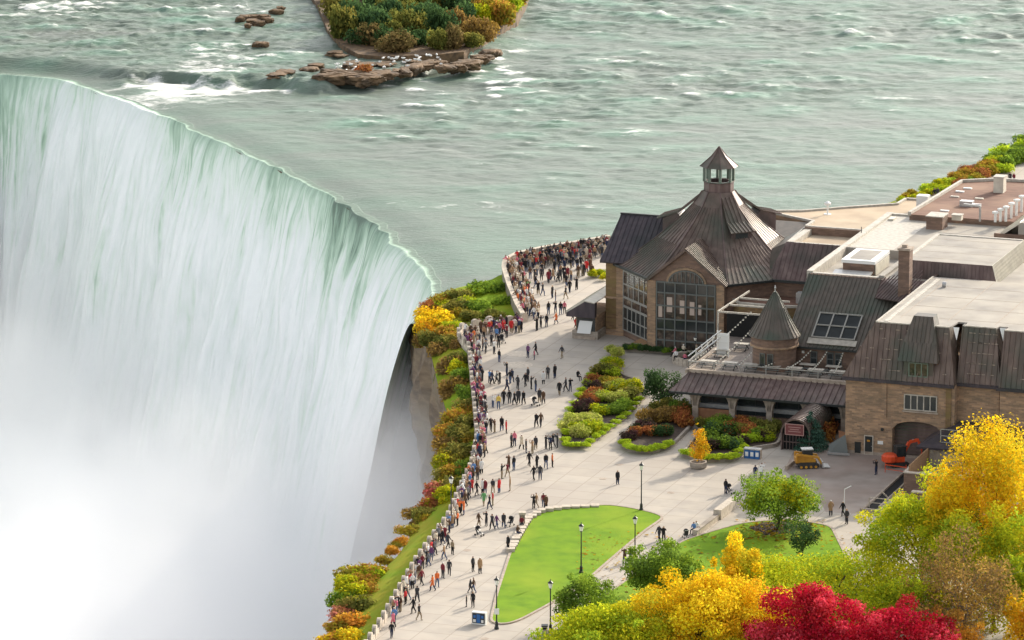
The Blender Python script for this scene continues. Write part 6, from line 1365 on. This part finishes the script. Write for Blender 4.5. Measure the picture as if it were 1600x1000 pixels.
# gulls resting on the ledge
def gull(x, y, z):
    global G0
    g = G(x, y, z)
    if G0 is None:
        bm = bmesh.new(); bmesh.ops.create_icosphere(bm, subdivisions=2, radius=1)
        for v in bm.verts: v.co = Vector((v.co.x*.13*(1-.4*max(0, v.co.y)), v.co.y*.3, .22+v.co.z*.13+max(0, -v.co.y-.5)*.25))
        me = bpy.data.meshes.new('gull'); bm.to_mesh(me); bm.free(); me.materials.append(M['white_paint']); G0 = me
    o = bpy.data.objects.new('gull', G0); C.objects.link(o); o.location = g; o.rotation_euler = (0, 0, rg.uniform(0, 6)); o.scale = (1.3,)*3
    tag(o, 'white gull resting on the rock ledge below the islet', 'gull', 'white gulls on the rock ledge')
G0 = None; rg = random.Random(9)
for k in range(46):
    x = rg.uniform(510, 690); y = 108-(x-510)*.07+rg.uniform(-9, 7); gull(x, y, ZR+2.05)
# ================================================================== PEOPLE
CLO = dict(black=(.012, .012, .014), charcoal=(.04, .04, .045), navy=(.02, .03, .07), brown=(.10, .055, .03), grey=(.20, .20, .2), white=(.72, .71, .68), cream=(.58, .50, .38), red=(.55, .03, .03), pink=(.62, .16, .22), orange=(.72, .17, .04), blue=(.10, .22, .45), green=(.12, .33, .12), purple=(.15, .05, .14), yellow=(.62, .45, .08), maroon=(.18, .02, .03), tan=(.35, .22, .12), denim=(.07, .10, .18), khaki=(.28, .22, .14))
for k_, c_ in CLO.items(): mat('cloth_'+k_, c_, .85)
HAIR = dict(black=(.012, .009, .008), brown=(.06, .03, .015), blond=(.34, .22, .09), white=(.7, .68, .64))
for k_, c_ in HAIR.items(): mat('hair_'+k_, c_, .7)
mat('shoe', (.03, .028, .026), .7)
def person_mesh(pose, coat=False, female=False, seed=0):
    J = {}; E_ = []
    def j(n, p, r, par=None, t=None):
        J[n] = (Vector(p), r, t); 
        if par: E_.append((par, n))
    lean = .22 if pose == 'lean' else 0; sit = pose == 'sit'
    zp = .50 if sit else .92
    j('pelvis', (0, 0, zp), .15, None, 'b'); j('waist', (0, -lean*.3, zp+.18), .145, 'pelvis', 't'); j('chest', (0, -lean, zp+.38), .175, 'waist', 't'); j('ups', (0, -lean*1.15, zp+.48), .125, 'chest', 't')
    j('neck', (0, -lean*1.25, zp+.565), .05, 'ups', 's'); j('head', (0, -lean*1.35-.01, zp+.67), .105, 'neck', 'h'); j('top', (0, -lean*1.35+.005, zp+.755), .08, 'head', 'h')
    j('nose', (0, -lean*1.35-.105, zp+.665), .018, 'head', 's')
    for s in (-1, 1):
        n = 'L' if s < 0 else 'R'; j('ear'+n, (s*.088, -lean*1.35+.01, zp+.67), .016, 'head', 's')
        sh = Vector((s*(.175 if not female else .155), -lean*1.1, zp+.46)); j('sh'+n, sh, .075, 'ups', 't')
        if pose in ('photo', 'photo2') or (pose == 'point' and s > 0): el = sh+Vector((s*.08, -.20, -.10)); wr = el+Vector((-s*.12, -.12, .24))
        elif pose == 'lean': el = sh+Vector((s*.09, -.14, -.22)); wr = el+Vector((-s*.14, -.2, .0))
        elif pose == 'pocket': el = sh+Vector((s*.10, .06, -.27)); wr = el+Vector((-s*.07, -.12, -.19))
        elif pose.startswith('walk'): k = s*(1 if pose == 'walk' else -1); el = sh+Vector((s*.05, .12*k, -.27)); wr = el+Vector((s*.0, .10*k-.08, -.22))
        elif sit: el = sh+Vector((s*.06, -.06, -.26)); wr = el+Vector((-s*.06, -.22, -.03))
        else: el = sh+Vector((s*.05, .02, -.28)); wr = el+Vector((s*.005, -.06, -.24))
        j('el'+n, el, .058, 'sh'+n, 't'); j('wr'+n, wr, .033, 'el'+n, 't'); d = (wr-el).normalized(); j('ha'+n, wr+d*.07, .033, 'wr'+n, 's')
        side = d.cross(Vector((s, 0, .3))).normalized()
        for i, (o_, l_) in enumerate([(-.03, .07), (-.01, .085), (.01, .08), (.03, .06)]): j(f'f{i}{n}', wr+d*(.09+l_)+side*o_*1.1, .009, 'ha'+n, 's')
        j('th'+n, wr+d*.09+side*.065, .010, 'ha'+n, 's')
        hp = Vector((s*.09, 0, zp-.04)); j('hp'+n, hp, .105, 'pelvis', 'b')
        if sit: kn = hp+Vector((s*.05, -.40, .02)); an = kn+Vector((0, -.04, -.42))
        elif pose == 'walk': kn = hp+Vector((s*.01, -.14*s-.05, -.40)); an = kn+Vector((0, -.10*s+.12, -.38))
        elif pose == 'walk2': kn = hp+Vector((s*.01, .14*s-.05, -.40)); an = kn+Vector((0, .10*s+.12, -.38))
        else: kn = hp+Vector((s*.02, -.02, -.41)); an = kn+Vector((s*.01, .04, -.39))
        an.z = max(an.z, .075); j('kn'+n, kn, .075 if not coat else .09, 'hp'+n, 'b' if not coat else 'b'); j('an'+n, an, .052, 'kn'+n, 'b'); j('to'+n, an+Vector((s*.02, -.17, -.04)), .038, 'an'+n, 'f')
    names = list(J); idx = {n: i for i, n in enumerate(names)}
    me = bpy.data.meshes.new('person_skel'); me.from_pydata([J[n][0] for n in names], [(idx[a], idx[b]) for a, b in E_], [])
    o = bpy.data.objects.new('person_skel', me); C.objects.link(o); md = o.modifiers.new('skin', 'SKIN'); md.use_smooth_shade = True
    if not me.skin_vertices: 
        bm = bmesh.new(); bm.from_mesh(me); bm.verts.layers.skin.verify(); bm.to_mesh(me); bm.free()
    sk = me.skin_vertices[0].data
    for i, n in enumerate(names):
        r = J[n][1]; fl = .72 if n in ('chest', 'waist', 'pelvis', 'ups') else 1; sk[i].radius = (r*(1.15 if coat and n in ('pelvis', 'waist', 'chest') else 1), r*fl*(1.15 if coat else 1)); sk[i].use_root = (n == 'pelvis'); sk[i].use_loose = False
    sb = o.modifiers.new('sub', 'SUBSURF'); sb.levels = 1; sb.render_levels = 1
    dg = bpy.context.evaluated_depsgraph_get(); ev = o.evaluated_get(dg); m2 = bpy.data.meshes.new_from_object(ev)
    V_ = np.empty(len(m2.vertices)*3); m2.vertices.foreach_get('co', V_); V_ = V_.reshape(-1, 3)
    segs = [(np.array(J[a][0]), np.array(J[b][0]), J[a][2], J[b][2], a, b) for a, b in E_]
    MI = dict(s=0, t=1, b=2, h=3, f=4); hc = np.array(J['head'][0]); pz_ = zp
    mids = []
    for p in m2.polygons:
        c = V_[list(p.vertices)].mean(0); best = 9; tg_ = 's'
        for a, b, ta, tb, na, nb in segs:
            ab = b-a; t = np.clip((c-a)@ab/max(ab@ab, 1e-9), 0, 1); d = np.linalg.norm(a+ab*t-c)-(J[na][1]*(1-t)+J[nb][1]*t)*.6
            if d < best: best = d; tg_ = tb if t > .5 else ta; seg = nb
        if tg_ == 'h': tg_ = 'h' if (c[2] > hc[2]+.035 or c[1] > hc[1]+.015) else 's'
        if coat and tg_ == 'b' and c[2] > pz_-.36: tg_ = 't'
        if not coat and tg_ == 'b' and c[2] > pz_+.02 and not sit: tg_ = 't'
        p.use_smooth = True; mids.append(MI[tg_])
    m2.materials.clear()
    for k in ('skin', 'cloth_black', 'cloth_denim', 'hair_black', 'shoe'): m2.materials.append(M[k])
    m2.polygons.foreach_set('material_index', mids)
    zmin = V_[:, 2].min()
    if not sit: V_[:, 2] -= zmin
    m2.vertices.foreach_set('co', V_.astype(np.float32).ravel()); m2.name = 'person'; bpy.data.objects.remove(o); return m2
POSES = {}
def pmesh(pose, coat):
    k = (pose, coat)
    if k not in POSES: POSES[k] = person_mesh(pose, coat)
    return POSES[k]
PEOPLE = []; FAR = []
VERB = dict(stand='standing', pocket='standing', lean='leaning', photo='taking a photo', walk='walking', walk2='walking', sit='sitting')
ADJ = dict()
def zone(x, y):
    if x > 1500 and y < 350: return 'on the riverside walk'
    if 1440 < x < 1500 and y < 350: return 'behind the flat roofs'
    if 1060 < x < 1110 and 540 < y < 580: return 'at the round seat'
    if y < 512 and x > 785: return 'at the curved wall' if x < 825 and y > 425 else 'on the upper overlook'
    if x > 1280: return 'by the yard'
    if x > 1120: return 'before the yard'
    if 960 < x < 1110 and y > 820: return 'on the lawn path'
    if y < 560 and x < 800: return 'at the railing corner' if x < 790 and y < 548 else 'on the central plaza'
    if x < 755 and y < 700: return 'at the cliff railing'
    if y < 655: return 'on the central plaza'
    wx = np.interp(y, [690, 735, 776, 818, 848, 885, 933, 975, 1012], [745, 736, 717, 699, 676, 650, 622, 598, 575])
    if x < wx+16: return 'at the promenade railing'
    if y < 775: return 'on the wide promenade'
    return 'on the lower promenade'
def person(x, y, top, pose=None, bottom=None, hair=None, coat=None, face=None, sc=None, z=0):
    pr = rp.random
    pose = pose or rp.choice(['walk', 'walk2', 'stand', 'walk', 'pocket']); bottom = bottom or rp.choice(['black', 'charcoal', 'denim', 'denim', 'navy', 'black', 'khaki']); hair = hair or rp.choice(['black', 'brown', 'black', 'brown', 'blond', 'white'])
    coat = (pr() < .3) if coat is None else coat; face = rp.uniform(0, 6.28) if face is None else face; sc = sc or rp.uniform(.97, 1.09)
    PEOPLE.append(dict(x=x, y=y, top=top, pose=pose, bottom=bottom, hair=hair, coat=coat and pose != 'sit', face=face, sc=sc, z=z))
rp = random.Random(21)
SC = '''837,450,black 841,460,black 848,462,charcoal 846,438,charcoal 864,438,tan 872,441,black 895,418,black 903,432,charcoal 912,431,black 884,435,black 890,457,black 885,447,black 901,453,black 863,466,black 868,472,brown 884,467,black 857,492,black 868,490,black 876,492,black 882,490,pink 895,500,brown 839,517,black 845,512,charcoal 854,511,black 869,506,orange 899,512,red 924,416,brown 849,420,brown 825,457,green
825,559,purple 837,555,black 835,562,pink 878,560,charcoal 874,617,black 884,612,charcoal 891,612,black 867,591,black 856,592,charcoal 849,600,white 792,587,black 765,599,blue 769,600,navy 776,600,grey 781,600,black 797,600,black 809,608,charcoal 821,604,black 792,612,navy 830,608,black 837,612,charcoal 787,521,red 776,532,blue 768,540,charcoal 779,543,black 759,552,grey 772,553,white 780,566,black 800,598,navy 825,596,charcoal
787,631,black 796,631,black 770,637,white 779,639,yellow 804,633,black 810,630,charcoal 818,632,black 849,631,brown 843,628,charcoal 767,674,charcoal 773,676,brown 784,673,black 791,677,red 838,667,black 845,667,brown 799,699,charcoal 804,697,pink 815,702,cream 822,708,charcoal 832,709,tan 837,702,charcoal 853,702,black 860,703,navy 864,699,black 871,700,charcoal 795,732,brown 803,735,black 793,745,maroon 784,748,black 827,728,black 839,732,black 853,732,black 863,730,orange 834,750,black 844,750,charcoal 758,771,maroon 770,771,charcoal 780,770,red 797,767,tan 745,774,black 754,771,white 737,769,red 727,790,brown 756,790,green 765,796,black 770,790,red 834,795,black 838,793,tan 849,793,maroon 853,796,brown
748,822,brown 760,822,black 769,827,charcoal 776,826,purple 787,824,charcoal 794,861,black 707,867,khaki 700,857,charcoal 694,875,tan 679,867,grey 688,844,tan 666,879,white 702,899,charcoal 692,904,maroon 676,923,orange 683,917,orange 659,914,maroon 642,918,red 653,893,black 739,893,charcoal 750,896,tan 646,958,black 652,940,charcoal 655,969,black 735,927,charcoal 740,926,brown 729,948,black 739,949,black 616,975,blue 622,956,black 612,997,black
1030,845,charcoal 1037,847,black 976,880,brown 985,879,black 1134,772,black 965,757,black 1180,749,navy 1190,746,white 1369,742,black 1298,806,tan 1317,806,black 1323,819,charcoal 1460,313,black 1465,312,charcoal 1578,288,black 1584,287,maroon 1209,354,black'''
for t in SC.split():
    a = t.split(','); person(float(a[0]), float(a[1]), a[2], rp.choice(['walk', 'walk2', 'walk', 'stand', 'pocket', 'stand', 'walk2', 'photo']) if a[2] != 'pink' or float(a[1]) > 600 else 'stand', sc=.75 if (a[0] in ('835', '729', '899')) else None)
for x, y, tp_ in [(903, 594, 'black'), (815, 824, 'maroon'), (809, 838, 'brown'), (1084, 834, 'blue'), (1088, 832, 'white')]: person(x, y, tp_, 'sit', face=rp.uniform(-.8, .8))
for k in range(9):
    a = k*.7; g = G(1084, 566); q = g+Vector((2.4*math.cos(a), 2.4*math.sin(a), 0)); d = q; X_ = 800+F*d.x/(d.y*CP+HC*SP); Y_ = 500-F*(d.y*SP-HC*CP)/(d.y*CP+HC*SP); person(X_, Y_, rp.choice(['white', 'black', 'pink', 'cream', 'maroon']), 'sit', z=.45)
TOPS = ['black', 'black', 'charcoal', 'navy', 'brown', 'maroon', 'red', 'pink', 'white', 'cream', 'tan', 'purple', 'grey', 'blue', 'orange', 'cream', 'white', 'black']
used = []
def band(pts, n, depth, dx, pose_p=.6, tops=TOPS, facing=0., mind=4.2):
    P_ = np.array(pts, float); s = np.r_[0, np.cumsum(np.linalg.norm(np.diff(P_, axis=0), axis=1))]; c = 0; tr = 0
    while c < n and tr < n*60:
        tr += 1; t = rp.random()*s[-1]; x = np.interp(t, s, P_[:, 0]); y = np.interp(t, s, P_[:, 1]); k = rp.random()**1.3*depth; x2, y2 = x+dx[0]*k, y+dx[1]*k
        if any(abs(x2-a)+abs(y2-b)*1.5 < mind for a, b in used): continue
        used.append((x2, y2)); c += 1
        person(x2, y2, rp.choice(tops), 'lean' if k < 3 and rp.random() < .4 else rp.choice(['stand', 'photo', 'pocket', 'stand', 'walk']), face=facing+rp.uniform(-.9, .9))
W_ = -math.pi/2
DT = ['black', 'black', 'charcoal', 'navy', 'brown', 'maroon', 'black', 'charcoal', 'cream', 'tan', 'black', 'charcoal', 'grey', 'red']
band([(806, 411), (850, 401), (900, 393), (948, 383)], 120, 17, (.2, 1), tops=DT, facing=math.pi)
band([(793, 417), (793, 432), (801, 457), (813, 486), (822, 500)], 78, 26, (1, .05), tops=['cream', 'tan', 'brown', 'orange', 'cream', 'cream', 'white', 'brown', 'black', 'maroon', 'tan', 'pink', 'charcoal'], facing=W_)
band([(822, 434), (870, 424), (930, 412)], 26, 20, (.1, 1), tops=DT, facing=math.pi, mind=8)
band([(814, 507), (798, 512), (760, 515), (726, 525)], 34, 16, (.1, 1), facing=math.pi)
band([(720, 534), (738, 552)], 14, 22, (1, -.2), facing=W_)
band([(737, 548), (741, 590), (745, 640), (750, 690)], 74, 14, (1, .05), facing=W_, tops=['cream', 'pink', 'black', 'white', 'maroon', 'purple', 'charcoal', 'navy', 'tan', 'white', 'grey'])
band([(749, 692), (741, 735), (722, 778), (705, 820)], 46, 13, (1, .25), facing=W_-.3)
band([(705, 822), (682, 850), (656, 887), (628, 935), (604, 977)], 30, 12, (1, .25), facing=W_-.4, mind=6)
# the nearest three hundred are persons of their own, the rest of the packed overlook is one mass
PEOPLE.sort(key=lambda p: -p['y'])
near, far = PEOPLE[:298], PEOPLE[298:]
LAB = []
for p in near:
    me = pmesh(p['pose'], p['coat']); o = bpy.data.objects.new('person', me); C.objects.link(o); g = G(p['x'], p['y'], 0); g.z = p['z']; 
    if p['pose'] == 'sit' and p['z'] == 0: g.z = .02
    o.location = g; o.rotation_euler = (0, 0, p['face']); o.scale = (p['sc'],)*3; o['category'] = 'person'
    for i, m_ in ((1, 'cloth_'+p['top']), (2, 'cloth_'+p['bottom']), (3, 'hair_'+p['hair'])): o.material_slots[i].link = 'OBJECT'; o.material_slots[i].material = M[m_]
    zn = zone(p['x'], p['y']); o['group'] = 'visitors '+zn
    LAB.append((o, f"person in {ADJ.get(p['top'], p['top'])} {'coat' if p['coat'] else 'top'} and {ADJ.get(p['bottom'], p['bottom'])} trousers {zn}", p['x'], p['y']))
VV = []; FF = []; MI_ = []; off = 0; keys = {}
for p in far:
    me = pmesh(p['pose'], p['coat']); n = len(me.vertices); v = np.empty(n*3); me.vertices.foreach_get('co', v); v = v.reshape(-1, 3)*p['sc']; a = p['face']; c_, s_ = math.cos(a), math.sin(a)
    g = G(p['x'], p['y'], 0); v = v@np.array([[c_, s_, 0], [-s_, c_, 0], [0, 0, 1]])+np.array([g.x, g.y, p['z']]); VV.append(v)
    mm = ['skin', 'cloth_'+p['top'], 'cloth_'+p['bottom'], 'hair_'+p['hair'], 'shoe']
    for pl_ in me.polygons: FF.append([i+off for i in pl_.vertices]); MI_.append(keys.setdefault(mm[pl_.material_index], len(keys)))
    off += n
me = bpy.data.meshes.new('crowd'); me.from_pydata(np.concatenate(VV).tolist(), [], FF); me.polygons.foreach_set('material_index', MI_)
for k in keys: me.materials.append(M[k])
tag(C.objects.link(bpy.data.objects.new('crowd', me)) or bpy.data.objects['crowd'], 'densely packed visitors along the wall of the far upper overlook', 'crowd', kind='stuff')
# strollers
S0 = None
for x, y, l in [(785, 536, 'dark baby stroller at the railing corner'), (837, 634, 'dark baby stroller on the central plaza'), (749, 837, 'dark baby stroller beside the lower promenade railing side'), (797, 822, 'dark baby stroller near the stone pillar'), (1141, 771, 'dark baby stroller pushed before the yard'), (1071, 841, 'dark baby stroller beside the two seated people')]:
    g = at(x, y)
    if S0 is None:
        S0 = thing('baby_stroller', g, l, 'stroller', 'baby strollers', rz=.4)
        MB().slab([(-.22, -.3, .45), (.22, -.3, .45), (.22, .25, .4), (-.22, .25, .4)], .06).slab([(-.22, .2, .42), (.22, .2, .42), (.22, .42, .95), (-.22, .42, .95)], .06).build('seat', 'cloth_charcoal', S0)
        MB().lathe((0, .18, .8), [(.26, 0), (.27, .12), (.18, .28), (.04, .33)], 10).build('hood', 'cloth_black', S0)
        MB().bar((-.22, -.4, .1), (-.22, .55, 1.02), .035).bar((.22, -.4, .1), (.22, .55, 1.02), .035).bar((-.22, .55, 1.02), (.22, .55, 1.02), .04).bar((-.22, .4, .1), (-.22, -.1, .6), .03).bar((.22, .4, .1), (.22, -.1, .6), .03).build('frame', 'steel', S0)
        for a, b in ((-.24, -.4), (.24, -.4), (-.24, .4), (.24, .4)): MB().tube((a-.02, b, .11), (a+.02, b, .11), .11, .11, 10).build('wheel', 'rubber', S0)
    else: copy_thing(S0, g, l, rp.uniform(0, 6))
# ------------------------------------------------------------------ labels that single out
ORD += [t+'-'+o for t in ('twenty', 'thirty', 'forty') for o in ORD[:9]]
def single_out(rows):
    by = {}
    for o, l, x, y in rows: by.setdefault(l, []).append((x, y, o))
    for l, L_ in by.items():
        if len(L_) == 1: L_[0][2]['label'] = l; continue
        xs = [a[0] for a in L_]; ys = [a[1] for a in L_]; hor = max(xs)-min(xs) > max(ys)-min(ys)
        L_.sort(key=lambda a: a[0] if hor else a[1]); w_ = 'left' if hor else 'top'
        for i, a in enumerate(L_): a[2]['label'] = f"{l}, {ORD[i] if i < len(ORD) else 'number '+str(i+1)} from the {w_}"
single_out(LAB); single_out(SHR); single_out(ROCKS)
